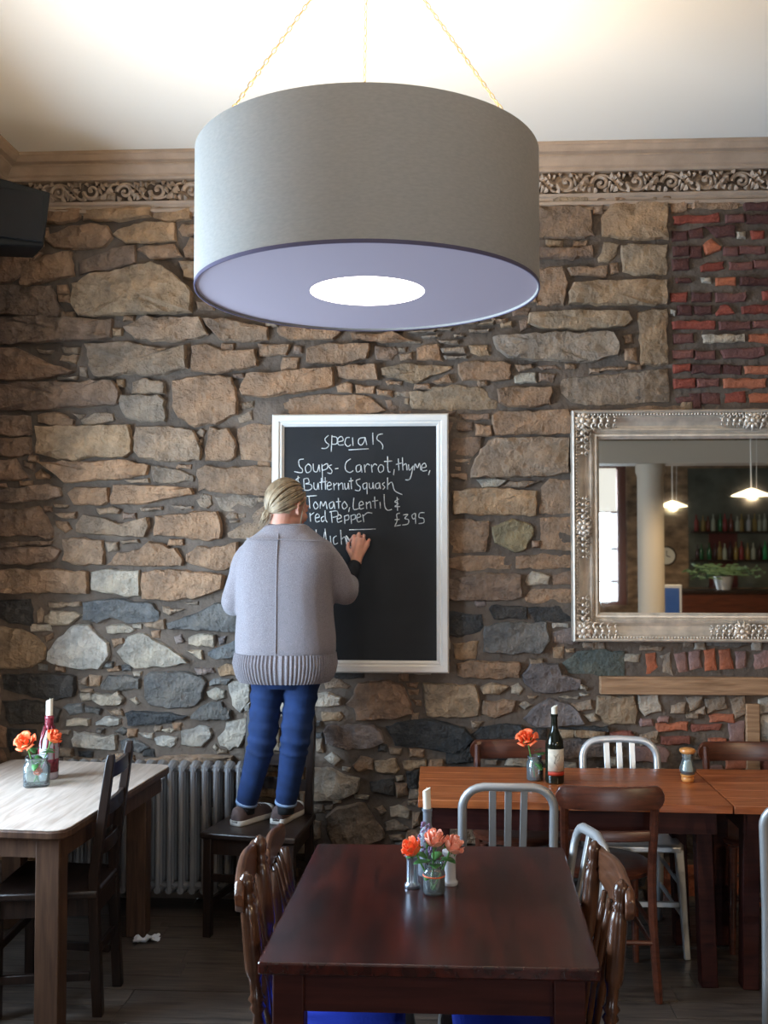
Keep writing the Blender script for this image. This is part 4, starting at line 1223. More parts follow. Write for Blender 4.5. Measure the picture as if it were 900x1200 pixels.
D 1157,2960 1221,2959 1229,2941 1161,2938
O 1707,147 1769,147 1776,168 1711,166 1699,154
V 1983,638 2024,635 2019,667 1984,665 1978,653
V 1946,21 1989,20 1985,50 1947,54 1949,37
V 1055,857 1097,855 1102,882 1060,881 1052,868
V 1269,19 1305,17 1309,40 1269,39 1264,27
V 1816,152 1849,152 1855,178 1819,179 1817,165
V 1977,910 2017,908 2019,929 1982,927 1983,919
O 1836,206 1866,206 1863,233 1834,238 1830,219'''
def vary(c, R, a=.16):
    f = 1+R.uniform(-a, a); h = R.uniform(-.06, .06)
    return (c[0]*f*(1+h), c[1]*f, c[2]*f*(1-h), 1)
count = {'s': 0, 'b': 0}; rest = {}
for i, ln in enumerate(DATA.strip().split('\n')):
    f = ln.split(); c = f[0]; pts = [tuple(int(v)/1000 for v in q.split(',')) for q in f[1:]]
    brick = c in 'RDOV'; R = random.Random(i)
    w_ = max(p[0] for p in pts)-min(p[0] for p in pts)
    depth = (.014+R.uniform(0, .008)) if brick else min(.048, .016+.05*w_)*R.uniform(.75, 1.15)
    if c == 'k': depth *= .8
    mxx = sum(p[0] for p in pts)/len(pts); mzz = sum(p[1] for p in pts)/len(pts)
    if -.95 < mxx < .22 and .98 < mzz < 2.42 or mxx > .52 and 1.12 < mzz < 2.45: depth = min(depth, .008)
    (cx, cz), vs, fs = rough_piece(pts, depth, i+1, brick)
    key = 'b' if brick else 's'; count[key] += 1
    base = COL[c]
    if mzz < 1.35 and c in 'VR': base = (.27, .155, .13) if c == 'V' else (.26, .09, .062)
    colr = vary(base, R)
    if count[key] > 300:
        rest.setdefault(c, MB()).add([(v[0]+cx, v[1]+W-.012, v[2]+cz) for v in vs], fs)
        continue
    mb = MB().add(vs, fs)
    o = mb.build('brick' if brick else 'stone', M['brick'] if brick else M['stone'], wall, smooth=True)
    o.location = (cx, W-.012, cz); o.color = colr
for c, mb in rest.items():
    o = mb.build('small_stones', M['stone'], wall, smooth=True); o['kind'] = 'stuff'; o.color = (*COL[c], 1)
# old timbers built into the right of the wall
a = (0.779, 4.780, 1.028); b = (1.952, 4.780, 1.024)
MB().box(a[0], 2.3, W-.05, W+.02, a[2]-.040, a[2]+.043).build('timber_lintel', M['lintel'], wall, bevel=.006)
a = (1.454, 4.780, 0.873); b = (1.517, 4.780, 0.874)
MB().box(a[0], b[0], W-.04, W+.02, .2, a[2]+.075).build('timber_post', M['lintel'], wall, bevel=.004)

# left wall with two windows beside the camera (outside the frame, they light the room)
wins = [(2.4, 4.0, .80, 2.35), (-2.1, -.3, .75, 2.55)]
wl = MB(); yy = W+.2
for (a, b, z0, z1) in wins:
    wl.box(XL-.35, XL, b, yy, 0, HC); wl.box(XL-.35, XL, a, b, 0, z0); wl.box(XL-.35, XL, a, b, z1, HC); yy = a
wl.box(XL-.35, XL, YB, yy, 0, HC)
struct(wl.build('wall_left', M['rearstone']))
for i, (a, b, z0, z1) in enumerate(wins):
    win = struct(empty('window_%d' % (i+1), (XL-.25, (a+b)/2, z0)))
    w_, h_ = (b-a)/2, z1-z0
    fr = MB()
    for (p0, p1, q0, q1) in ((-w_, w_, 0, .06), (-w_, w_, h_-.06, h_), (-w_, -w_+.06, .06, h_-.06), (w_-.06, w_, .06, h_-.06), (-w_+.06, w_-.06, h_/2-.02, h_/2+.02), (-.02, .02, .06, h_-.06)):
        fr.box(-.03, .03, p0, p1, q0, q1)
    fr.build('window_frame', M['paintwhite'], win)
    MB().box(-.004, .004, -w_+.05, w_-.05, .05, h_-.05).build('pane', M['pane'], win)

struct(MB().box(XR, XR+.2, YB, W+.2, 0, HC).build('wall_right', M['rearstone']))
# rear wall (seen in the mirror) with a tall window and the bar recess
wx0, wx1, wz0, wz1 = 1.64, 3.26, .70, 3.05
wr = MB()
wr.box(XL, wx0, YB-.3, YB, 0, HC); wr.box(wx1, XR, YB-.3, YB, 0, HC); wr.box(wx0, wx1, YB-.3, YB, 0, wz0); wr.box(wx0, wx1, YB-.3, YB, wz1, HC)
struct(wr.build('wall_rear', M['rearstone']))
win = struct(empty('window_3', (2.45, YB-.12, wz0)))
fr = MB()
for (p0, p1, q0, q1) in ((-.8, .8, 0, .06), (-.8, .8, 2.29, 2.35), (-.8, -.72, .06, 2.29), (.66, .8, .06, 2.29), (-.72, .68, .93, .96), (-.72, .68, 1.55, 1.59), (-.72, .68, .38, .41), (-.05, -.02, .06, 2.29)):
    fr.box(p0, p1, -.04, .04, q0, q1)
fr.build('window_frame', M['frame'], win)
MB().box(-.76, .74, -.004, .004, .04, 2.31).build('pane', M['pane'], win)
MB().box(-.74, .64, .05, .056, 1.58, 2.31).build('roller_blind', M['blind'], win)

# downstand beam with cornice to the right; ceiling beam and column behind the camera
XB = 1.74
struct(MB().box(XB, XB+.4, -2.6, W, 3.29, HC).build('trim_1', M['paint_cream']))
struct(MB().box(-.5, XR, -2.45, -2.05, 2.64, 2.90).build('trim_2', M['paint_cream']))
struct(MB().lathe([(.165, 0), (.165, .08), (.15, .1), (.15, 2.5), (.17, 2.55), (.17, 2.64)], 32, (2.53, -2.25, 0)).build('trim_3', M['paint_cream'], smooth=True))

# cornice: moulded profile run along back wall, left wall and the beam, with a carved leaf frieze
prof = [(0,3.30),(.012,3.30),(.016,3.312),(.034,3.318),(.036,3.332),(.026,3.338),(.03,3.35),(.04,3.356),(.044,3.368),(.030,3.372),(.012,3.374),
        (.012,3.468),(.06,3.470),(.068,3.478),(.068,3.487),(.078,3.492),(.088,3.505),(.104,3.520),(.112,3.524),(.112,3.532),(.140,3.536),(.150,3.545),(.158,3.556),(.166,3.560),(.166,3.574),(0,3.574)]
def run(name, pts_fn, s0, s1):
    mb = MB(); a = []; b = []
    for d, z in prof: a.append(pts_fn(d, z, s0, 0)); b.append(pts_fn(d, z, s1, 1))
    mb.rings([a, b]); return struct(mb.build(name, M['cornice']))
cb = run('trim_4', lambda d, z, s, e: ((XL+d if e == 0 else XB-d), W-d, z), 0, 0)
cl = run('trim_5', lambda d, z, s, e: (XL+d, (W-d if e == 0 else -3), z), 0, 0)
cr = run('trim_6', lambda d, z, s, e: (XB-d, (W-d if e == 0 else -2.6), z), 0, 0)
def scroll():                                          # one unit: acanthus scroll with lobes, about 17 cm
    mb = MB()
    pts = []; rad = []
    for k in range(22):
        t = k/21; a = 2.2*pi*t; r = .036*(1-t)**.8+.005
        pts.append((-.036+r*cos(a+pi), -.014-.012*t, .002+r*sin(a+pi))); rad.append(.0125*(1-.5*t))
    mb.tube(pts, rad, 6)
    mb.sphere((-.036, -.03, .002), .0095, 8, 5)
    mb.tube(crom([(-.074, -.012, .0), (-.06, -.02, -.03), (-.02, -.022, -.038), (.03, -.016, -.01), (.06, -.02, .03), (.085, -.012, .038)], 4), [.006]*10+[.009]*11, 6, .8)
    for (x, z, a, l) in ((.005,-.024,-.5,.034),(.022,-.01,-.9,.038),(.034,.006,-.6,.036),(.05,.022,-.9,.036),(.012,-.008,1.9,.034),(.028,.010,2.1,.036),(.046,.028,2.6,.026),(-.02,.034,.5,.026),(-.055,.034,2.3,.02),(-.062,-.034,3.6,.022),(.07,-.02,-1.3,.03),(.062,-.034,2.9,.028)):
        dx, dz = cos(a)*l, sin(a)*l
        mb.tube([(x, -.014, z), (x+dx*.45, -.036, z+dz*.45-.002), (x+dx, -.024, z+dz+.003)], [.006, .0145, .003], 5, .6)
    return mb
sp = None; n = 0
for side in range(3):
    ln = (XB-XL-.1) if side == 0 else 1.9
    k = 0
    while (k+.5)*.165 < ln:
        s = .1+(k+.5)*.165
        if sp is None:
            sp = scroll().build('scroll_leaf', M['cornice'], cb, smooth=True); o = sp
        else:
            o = sp.copy(); col.objects.link(o)
        o.parent = (cb, cl, cr)[side]
        if side == 0: o.location = (XL+s, W-.012, 3.421); o.rotation_euler = (0, 0, 0)
        elif side == 1: o.location = (XL+.012, W-s, 3.421); o.rotation_euler = (0, 0, pi/2)
        else: o.location = (XB-.012, W-s, 3.421); o.rotation_euler = (0, 0, -pi/2)
        if k % 2: o.scale = (1, 1, -1)
        k += 1

# ---------------------------------------------------------------- radiator
rad = empty('column_radiator', (0, 4.64, 0))
tag(rad, 'grey cast-iron column radiator on the stone wall left of the standing woman', 'radiator')
xs0 = (-1.697, 4.620, 0.688)[0]
rp = None
for k in range(17):
    x = xs0+k*.0535
    if rp is None:
        mb = MB()
        for yy in (-.055, 0, .055):
            mb.tube([(0, yy, .10), (0, yy, .14), (0, yy, .62), (0, yy, .67)], [.010, .0122, .0122, .010], 8)
        for zz in (.105, .655):
            mb.tube([(0, -.062, zz), (0, 0, zz+(.012 if zz > .4 else -.01)), (0, .062, zz)], [.016, .021, .016], 8)
        for zz in (.11, .65): mb.tube([(-.0268, 0, zz), (.0268, 0, zz)], .017, 8)
        rp = o = mb.build('radiator_section', M['radiator'], rad, smooth=True)
    else:
        o = rp.copy(); col.objects.link(o); o.parent = rad
    o.location = (x, 0, 0)
for x in (xs0, xs0+16*.0535):
    MB().box(x-.015, x+.015, -.07, -.03, 0, .11).build('foot', M['radiator'], rad, bevel=.004)
v = MB(); v.tube([(xs0-.08, 0, .0), (xs0-.08, 0, .66)], .009, 8); v.tube([(xs0-.08, 0, .655), (xs0-.01, 0, .655)], .011, 8)
v.build('pipe', M['radiator'], rad, smooth=True)
v = MB(); v.lathe([(.012, .60), (.018, .62), (.018, .69), (.010, .70), (.010, .74), (.026, .745), (.028, .76), (.024, .775), (.001, .778)], 14, (xs0-.08, 0, 0))
v.build('valve', M['black'], rad, smooth=True)
a = (-1.246, 4.550, 0.622)
v = MB(); v.lathe([(.004, -.02), (.012, -.016), (.012, .016), (.004, .02)], 12); b_ = v.build('bleed_valve', M['pewter'], rad, smooth=True)
b_.location = (a[0], a[1]-4.64, a[2]); b_.rotation_euler = (pi/2, 0, 0)

# ---------------------------------------------------------------- drum pendant
LR = .50
LC = (-0.193, 2.900, 2.442)
LZ = LC[2]-.02; LT = LZ+.395
pend = empty('drum_pendant_lamp', (LC[0], LC[1], LZ))
tag(pend, 'huge grey fabric drum pendant lamp hanging from the ceiling on three thin chains', 'ceiling lamp')
n = 96; mb = MB()
mb.rings([[(r*cos(2*pi*k/n), r*sin(2*pi*k/n), z) for k in range(n)] for r, z in ((LR, 0), (LR, .395), (LR-.004, .395), (LR-.004, 0))], closed=True)
mb.build('shade', M['shade'], pend, smooth=True)
mb = MB(); mb.rings([[(r*cos(2*pi*k/n), r*sin(2*pi*k/n), z) for k in range(n)] for r, z in ((LR-.0045, .006), (LR-.0045, .39), (LR-.006, .39), (LR-.006, .006))], closed=True)
mb.build('liner', M['liner'], pend, smooth=True)
mb = MB(); mb.rings([[(r*cos(2*pi*k/n), r*sin(2*pi*k/n), z) for k in range(n)] for r, z in ((LR-.006, .006), (LR-.006, .010), (.168, .010), (.168, .006))], closed=True)
mb.build('diffuser', M['diffuser'], pend)
mb = MB(); mb.rings([[(r*cos(2*pi*k/n), r*sin(2*pi*k/n), z) for k in range(n)] for r, z in ((.17, .007), (.17, .016))])
mb.build('lit_opening', M['glow'], pend)
mb = MB(); mb.rings([[((LR+.001-.004*(i//2))*cos(2*pi*k/n), (LR+.001-.004*(i//2))*sin(2*pi*k/n), (-.002, .008, .008, -.002)[i]) for k in range(n)] for i in range(4)], closed=True)
mb.build('rim', M['rim'], pend, smooth=True)
mb = MB()
for k in range(3):
    a = radians(90+120*k); mb.tube([(0, 0, .33), (.493*cos(a), .493*sin(a), .38)], .004, 6)
mb.lathe([(.03, .25), (.03, .34)], 12)
mb.build('spider', M['chain'], pend)
hook = Vector((0, 0, HC-LZ-.03))
for k in range(3):
    a = radians(96+120*k); p0 = Vector((.47*cos(a), .47*sin(a), .385)); p1 = hook
    mb = MB(); nl = int((p1-p0).length/.022); d = (p1-p0).normalized()
    u = d.orthogonal().normalized(); w_ = d.cross(u)
    for i in range(nl):
        c = p0.lerp(p1, (i+.5)/nl); s = u if i % 2 else w_
        mb.tube([c+d*(.0125*cos(t*pi/4))+s*(.005*sin(t*pi/4)) for t in range(9)], .0017, 4, cap=False)
    mb.build('chain', M['chain'], pend, smooth=2)
mb = MB(); mb.lathe([(.07, -.03), (.07, -.012), (.05, .03)], 24, hook); mb.build('ceiling_rose', M['paintwhite'], pend, smooth=True)
lb = lamp('POINT', 'pendant_bulb', (LC[0], LC[1], LZ+.22), 92, (1, .76, .48), radius=.09)

# ---------------------------------------------------------------- loudspeaker
s0 = (-1.803, 4.200, 3.141)
spk = empty('loudspeaker', (s0[0]-.055, 4.34, s0[2]-.150), radians(30)); spk.scale = (.82, .82, .88)
tag(spk, 'black loudspeaker mounted high in the left corner under the cornice', 'speaker')
mb = MB(); mb.add([(-.15,-.12,0),(.12,-.12,.02),(.10,.12,.02),(-.13,.12,0),(-.16,-.13,.34),(.15,-.13,.30),(.12,.12,.30),(-.14,.12,.34)],
                  [(0,3,2,1),(4,5,6,7),(0,1,5,4),(1,2,6,5),(2,3,7,6),(3,0,4,7)])
mb.build('cabinet', M['black'], spk, bevel=.008)
MB().box(-.125, .11, -.142, -.12, .04, .285).build('grille', M['grille'], spk, bevel=.004)
MB().tube([(0, .1, .17), (-.05, .30, .17)], .015, 8).build('bracket', M['plastic'], spk)

# ---------------------------------------------------------------- chalkboard
c0 = (-0.771, 4.760, 1.085); c1 = (0.072, 4.760, 2.313); i0 = (-0.714, 4.760, 1.146); i1 = (0.017, 4.760, 2.254)
cbd = empty('chalkboard', ((c0[0]+c1[0])/2, 4.735, c0[2]))
tag(cbd, 'large black specials chalkboard in a white frame, chalk writing on its upper half', 'chalkboard')
hw = (c1[0]-c0[0])/2; hh = c1[2]-c0[2]; fw = .058
def framepiece(pa, pb, ia, ib):                        # mitred moulded rail between outer pa-pb and inner ia-ib
    pr = [(0, .03), (0, -.004), (.12, -.014), (.55, -.014), (.66, -.006), (.8, -.008), (.9, -.002), (1, .004), (1, .03)]
    mb = MB(); A = []; B = []
    for t, d in pr:
        A.append((pa[0]+(ia[0]-pa[0])*t, d, pa[1]+(ia[1]-pa[1])*t)); B.append((pb[0]+(ib[0]-pb[0])*t, d, pb[1]+(ib[1]-pb[1])*t))
    mb.rings([A, B]); return mb
O4 = [(-hw, 0), (hw, 0), (hw, hh), (-hw, hh)]; I4 = [(-hw+fw, fw), (hw-fw, fw), (hw-fw, hh-fw), (-hw+fw, hh-fw)]
for k in range(4):
    l = (k+1) % 4
    framepiece(O4[k], O4[l], I4[k], I4[l]).build('frame_rail', M['paintwhite'], cbd)
MB().box(-hw+fw-.01, hw-fw+.01, .006, .02, fw-.01, hh-fw+.01).build('slate', M['board'], cbd)
STROKES = '''310,150 295,165 300,180 312,190 300,205 280,205;325,150 322,220;325,155 345,160 345,185 325,188;350,178 372,172 365,155 350,165 352,190 375,190;400,160 385,162 380,185 392,198 405,190;412,160 414,195;465,160 440,165 437,185 450,192 462,175 465,160 472,192;497,140 499,190;540,145 520,150 515,168 530,180 540,195 538,210
395,212 480,208
205,250 185,255 187,280 200,295 195,308 165,303;225,270 212,285 218,308 235,300 235,280 222,270;245,270 248,300 262,303 270,275;270,275 274,305;282,272 286,345;284,280 305,270 305,290 286,298;325,275 312,282 325,300 320,312 305,308;338,292 352,290
405,250 385,265 382,295 400,308 415,300;445,275 428,282 430,305 445,300 447,278 452,308;462,275 465,308;465,285 475,272 485,278;492,275 495,308;495,285 505,272 515,278;530,275 520,290 527,308 542,300 542,282 530,275;560,240 562,300 572,306;545,262 580,260;588,295 585,320
605,250 608,300;595,275 620,268;622,245 625,300;625,280 638,272 642,300;648,275 652,300 668,280;668,280 655,335 635,340;672,300 676,272 686,290 694,270 700,300;705,290 722,285 716,270 704,280 706,302 726,300;738,300 732,320
188,328 172,338 186,350 172,362 192,362;181,322 180,370
205,335 208,380;205,335 222,332 228,350 212,355 235,358 240,372 228,382 208,382;248,350 250,375 262,378 266,352 270,380;280,330 282,380;296,328 298,380;272,350 305,345;305,365 322,360 315,348 305,358 308,380 325,376;332,352 335,382;335,362 347,352;352,352 354,382;354,362 368,352 372,380;378,352 382,378 392,372 394,352 397,380;405,330 408,378;396,345 415,342
445,335 428,342 432,358 445,370 440,385 422,382;472,352 456,358 460,378 472,370 473,352 474,400;482,352 485,375 496,372 498,350 502,378;525,352 510,358 512,376 524,372 526,352 530,378;548,350 538,358 548,370 540,380;560,330 560,380;560,362 578,350 590,385 622,402
228,408 232,460;218,408 262,405;255,430 247,445 255,462 267,450 255,430;275,460 278,430 288,450 298,430 305,462;330,430 314,440 318,460 330,452 332,432 338,462;352,415 354,460;342,432 362,430;378,430 368,445 375,462 390,450 378,430;400,455 396,475
418,415 416,462 440,460;440,448 458,442 450,430 440,440 444,462 460,458;470,432 472,462;472,442 486,432 490,460;505,410 508,460;495,430 520,426;528,432 530,460;545,400 548,450 560,468 578,464
608,420 590,432 605,440 590,452 612,452;600,412 602,470
232,478 235,515;235,488 250,476;255,500 272,495 265,482 255,492 258,516 274,512;292,492 280,500 284,516 294,508;296,468 298,505 306,518
322,470 326,520;315,475 345,470 350,490 328,498;348,505 365,498 358,486 348,495 350,518 368,512;378,490 380,525;380,492 395,488 396,505 382,510;405,488 408,525;408,490 422,486 424,502 410,508;430,500 446,494 440,482 430,492 434,516 450,512;455,485 460,518;458,492 475,478 495,480
612,480 598,485 600,510 590,535;588,535 615,530;590,508 610,506;625,488 645,485 632,502 648,508 645,525 622,530;675,480 662,490 668,505 678,495 676,480 678,525;715,478 695,480 692,498 710,502 712,520 690,524
398,550 510,547
180,545 165,555 180,575 175,592 160,590;205,570 190,578 193,595 205,588 207,572 211,596;220,572 222,598;222,580 234,572 238,598;255,575 244,583 248,598 257,590;258,548 261,600;268,575 274,605 281,582 288,605 294,560;296,545 304,612;318,575 322,612;345,575 332,585 335,610 350,605;362,550 366,612;366,590 380,580 390,615 415,625
385,585 395,612 402,590 410,608 418,580'''
bs = (2*(hw-fw))/(765-122)                             # metres per unit of the traced lettering
for line in STROKES.split('\n'):
    mb = MB()
    for st in line.split(';'):
        pts = [tuple(map(float, q.split(','))) for q in st.split()]
        P = crom([(-hw+fw+(x-122)*bs, .0052, hh-fw-(yv-113)*bs*1.0) for x, yv in pts], 4)
        mb.tube(P, .0027, 6, up=(0, 1, 0), flat=1)
    o = mb.build('chalk_word', M['chalk'], cbd, smooth=2); 

# ---------------------------------------------------------------- mirror
m0 = (0.651, 4.740, 1.239); m1 = (0.654, 4.740, 2.321)
mx0, mz0, mz1 = m0[0], m0[2], m1[2]; mh = mz1-mz0; mw = 1.55
mir = empty('ornate_mirror', (mx0+mw/2, 4.745, mz0))
tag(mir, 'large wall mirror in an ornate silver frame above the pine dining tables', 'mirror')
FWM = .132; hw2 = mw/2
prm = [(0,.04),(0,-.035),(.05,-.042),(.10,-.035),(.13,-.020),(.19,-.014),(.25,-.016),(.40,.004),(.52,.012),(.60,.006),(.64,-.002),(.70,-.004),(.76,.004),(.80,.010),(.84,.004),(.90,.004),(.96,.012),(1,.018),(1,.04)]
O4 = [(-hw2, 0), (hw2, 0), (hw2, mh), (-hw2, mh)]; I4 = [(-hw2+FWM, FWM), (hw2-FWM, FWM), (hw2-FWM, mh-FWM), (-hw2+FWM, mh-FWM)]
for k in range(4):
    l = (k+1) % 4; mb = MB(); A = []; B = []
    pa, pb, ia, ib = O4[k], O4[l], I4[k], I4[l]
    for t, d in prm:
        A.append((pa[0]+(ia[0]-pa[0])*t, d, pa[1]+(ia[1]-pa[1])*t)); B.append((pb[0]+(ib[0]-pb[0])*t, d, pb[1]+(ib[1]-pb[1])*t))
    mb.rings([A, B]); mb.build('frame_rail', M['silver'], mir)
def beads(off, r, step, y):
    mb = MB()
    for k in range(4):
        l = (k+1) % 4; a = Vector(O4[k]); b = Vector(O4[l]); d = (b-a).normalized(); nrm = Vector((-d.y, d.x))
        L = (b-a).length-2*off; q = int(L/step)
        for i in range(q+1):
            p = a+d*(off+L*i/q)+nrm*off; mb.sphere((p.x, y, p.y), r, 6, 4)
    return mb
beads(.020, .0062, .0145, -.030).build('beading', M['silver'], mir, smooth=2)['kind'] = 'stuff'
beads(.098, .0032, .009, -.003).build('fine_beading', M['silver'], mir, smooth=2)['kind'] = 'stuff'
MB().box(-hw2+FWM-.01, hw2-FWM+.01, .020, .024, FWM-.01, mh-FWM+.01).build('mirror_glass', M['mirror'], mir)
def corner_orn(R, spread=1.0, centre=False):
    mb = MB()
    arms = ((1, 0), (0, 1)) if not centre else ((0, 1), (0, -1))
    for ax, az in arms:
        for i in range(5):
            t = .018+i*.021; s = 1-.12*i
            for sgn in (-1, 1):
                px_, pz_ = (t, .014*sgn) if ax else (.014*sgn, t*az)
                a = R.uniform(.4, 1.1)*sgn
                pts = [(px_+.013*s*(1-q/9)*cos(a+q*.75)*1.3, -.018-.010*sin(q/9*pi), pz_+.013*s*(1-q/9)*sin(a+q*.75)*1.3) for q in range(10)]
                mb.tube(pts, [.0042*s]*9+[.002], 5)
            mb.sphere(((t if ax else 0), -.026, (0 if ax else t*az)), (.0095*s, .010*s, .0095*s), 7, 5)
    for q in range(9):
        a = q*2*pi/9; mb.tube([(0, -.012, 0), (.017*cos(a), -.032, .017*sin(a)), (.034*cos(a), -.020, .034*sin(a))], [.004, .0085, .003], 5)
    mb.sphere((0, -.035, 0), .010, 8, 6)
    return mb
Rr = random.Random(5)
for (x, z, fx, fz) in ((-hw2+.048, mh-.048, 1, -1), (-hw2+.048, .048, 1, 1), (hw2-.048, .048, -1, 1), (hw2-.048, mh-.048, -1, -1)):
    o = corner_orn(Rr).build('corner_ornament', M['silver'], mir, smooth=2); o.location = (x, .0, z); o.scale = (fx*1.5, 1.1, fz*1.5)
for (x, z, ry) in ((-hw2+.050, mh/2-.01, 0), (hw2-.050, mh/2-.01, 0), (0, .05, pi/2), (0.06, mh-.05, pi/2)):
    o = corner_orn(Rr, centre=True).build('centre_ornament', M['silver'], mir, smooth=2); o.location = (x, .0, z); o.rotation_euler = (0, ry, 0); o.scale = (1.45, 1.1, 1.35)

# ---------------------------------------------------------------- chairs (local frame: floor centre, sitter faces +Y)
def dark_chair(name, label, wf, wb_, dp, h, hs=.45, slats=(.60, .72, .84), group=None):
    t = empty(name); tag(t, label, 'chair', group)
    D = M['dark']; p = .036
    for s in (-1, 1):
        MB().bar((s*(wf/2-p/2), dp/2-p/2, 0), (s*(wf/2-p/2), dp/2-p/2, hs-.02), p, p).build('leg', D, t, bevel=.003)
        mb = MB(); x = s*(wb_/2-p/2); y0 = -dp/2+p/2
        R = []
        for z, yo, q in ((0, -.02, p), (hs-.05, 0, p), (hs+.05, 0, p), (h-.03, -.055, .030), (h, -.058, .022)):
            R.append([(x-q/2, y0+yo-q/2, z), (x+q/2, y0+yo-q/2, z), (x+q/2, y0+yo+q/2, z), (x-q/2, y0+yo+q/2, z)])
        mb.rings(R).build('leg', D, t, bevel=.003)
    mb = MB(); th = .028; o = .012
    mb.rings([[(-wb_/2-o, -dp/2-o*0, z), (wb_/2+o, -dp/2, z), (wf/2+o, dp/2+o, z), (-wf/2-o, dp/2+o, z)] for z in (hs-th, hs)])
    mb.build('seat', M['darkx'], t, bevel=.008)
    mb = MB()
    mb.box(-wf/2+.03, wf/2-.03, dp/2-.028, dp/2-.008, hs-.095, hs-th-.001)
    for s in (-1, 1): mb.bar((s*(wf/2-.018), dp/2-.03, hs-.06), (s*(wb_/2-.018), -dp/2+.03, hs-.06), .02, .066, up=(0, 0, 1))
    mb.box(-wb_/2+.03, wb_/2-.03, -dp/2+.008, -dp/2+.028, hs-.095, hs-th-.001)
    mb.build('seat_rail', D, t)
    for z in slats:
        k = (z-hs-.05)/(h-hs-.08); yo = -dp/2+p/2-.055*k
        mb = MB(); A = []
        for i in range(7):
            u = -1+2*i/6; x = u*(wb_/2-p+.004); y_ = yo-.012*(1-u*u)
            A.append([(x, y_-.008, z-.024), (x, y_+.008, z-.024), (x, y_+.008, z+.026+.004*(1-u*u)), (x, y_-.008, z+.026+.004*(1-u*u))])
        mb.rings(A).build('back_slat', M['darkx'], t, bevel=.002)
    for s in (-1, 1):
        MB().bar((s*(wf/2-.018), dp/2-.03, .14), (s*(wb_/2-.018), -dp/2+.03, .14), .018, .030, up=(0, 0, 1)).build('stretcher', D, t, bevel=.002)
    MB().box(-wf/2+.03, wf/2-.03, dp/2-.028, dp/2-.012, .235, .268).build('stretcher', D, t, bevel=.002)
    MB().box(-wb_/2+.03, wb_/2-.03, -dp/2+.008, -dp/2+.024, .20, .232).build('stretcher', D, t, bevel=.002)
    return t
c = dark_chair('wooden_chair', 'dark wooden chair the woman stands on, against the wall beside the radiator', .41, .345, .40, .90, slats=(.575, .68, .85))
c.location = (-.76, 4.475, 0); c.rotation_euler = (0, 0, radians(170))
c = dark_chair('ladderback_chair', 'dark ladder-back chair tucked in at the right end of the pale-topped table', .37, .285, .37, .93, slats=(.585, .73, .865))
c.location = (-1.395, 3.705, 0); c.rotation_euler = (0, 0, radians(92))

def bentwood(name, label):
    t = empty(name); tag(t, label, 'chair', 'brown bentwood chairs around the pine tables')
    B_ = M['brownw']; w = .36; hs = .455; h = .795
    for s in (-1, 1):
        MB().turned((s*.165, .17, 0), (s*.155, .16, hs-.02), [(0, .012), (.5, .016), (1, .019)]).build('leg', B_, t, smooth=True)
        MB().tube(crom([(s*.175, -.20, 0), (s*.165, -.175, .22), (s*.16, -.165, .45), (s*.165, -.185, .62), (s*.168, -.205, h-.02)], 4), [.014]+[.0165]*14+[.014]*2, 8).build('leg', M['brownw'], t, smooth=True)
    mb = MB(); R = []
    for z, r in ((hs-.03, .185), (hs-.022, .197), (hs-.006, .2), (hs, .19), (hs-.004, .12)):
        R.append([(r*cos(a)*1.0, r*sin(a)*.98*(1 if sin(a) > 0 else .92), z) for a in [2*pi*k/32 for k in range(32)]])
    mb.rings(R).build('seat', B_, t, smooth=True)
    def curved(z0, z1, wd, y0, depth, th, name, roundend=True):
        mb = MB(); A = []
        n = 30
        for i in range(n+1):
            u = -cos(pi*i/n) if roundend else -1+2*i/n; x = u*wd/2; y_ = y0+depth*u*u; k = 1
            if roundend: k = max(.30, max(0, 1-max(0, (abs(u)-.84)/.16)**2)**.5) if abs(u) > .84 else 1
            zc = (z0+z1)/2+.0; hz = (z1-z0)/2*k
            ring = [(x, y_-th/2, zc-hz), (x, y_+th/2, zc-hz), (x, y_+th/2, zc+hz*.8), (x, y_+th*.3, zc+hz), (x, y_-th*.3, zc+hz), (x, y_-th/2, zc+hz*.8)]
            A.append(ring)
        return mb.rings(A).build(name, M['brownw'], t, bevel=.003)
    curved(h-.085, h, .40, -.235, .035, .022, 'crest_rail')
    curved(.585, .625, .335, -.20, .02, .014, 'mid_rail', False)
    for z in (.18, .25):
        for s in (-1, 1): MB().tube([(s*.162, .165, z), (s*.168, -.175, z)], .009, 8).build('stretcher', B_, t, smooth=True)
    MB().tube([(-.162, .164, .22), (.162, .164, .22)], .009, 8).build('stretcher', B_, t, smooth=True)
    MB().tube([(-.166, -.18, .21), (.166, -.18, .21)], .009, 8).build('stretcher', B_, t, smooth=True)
    return t
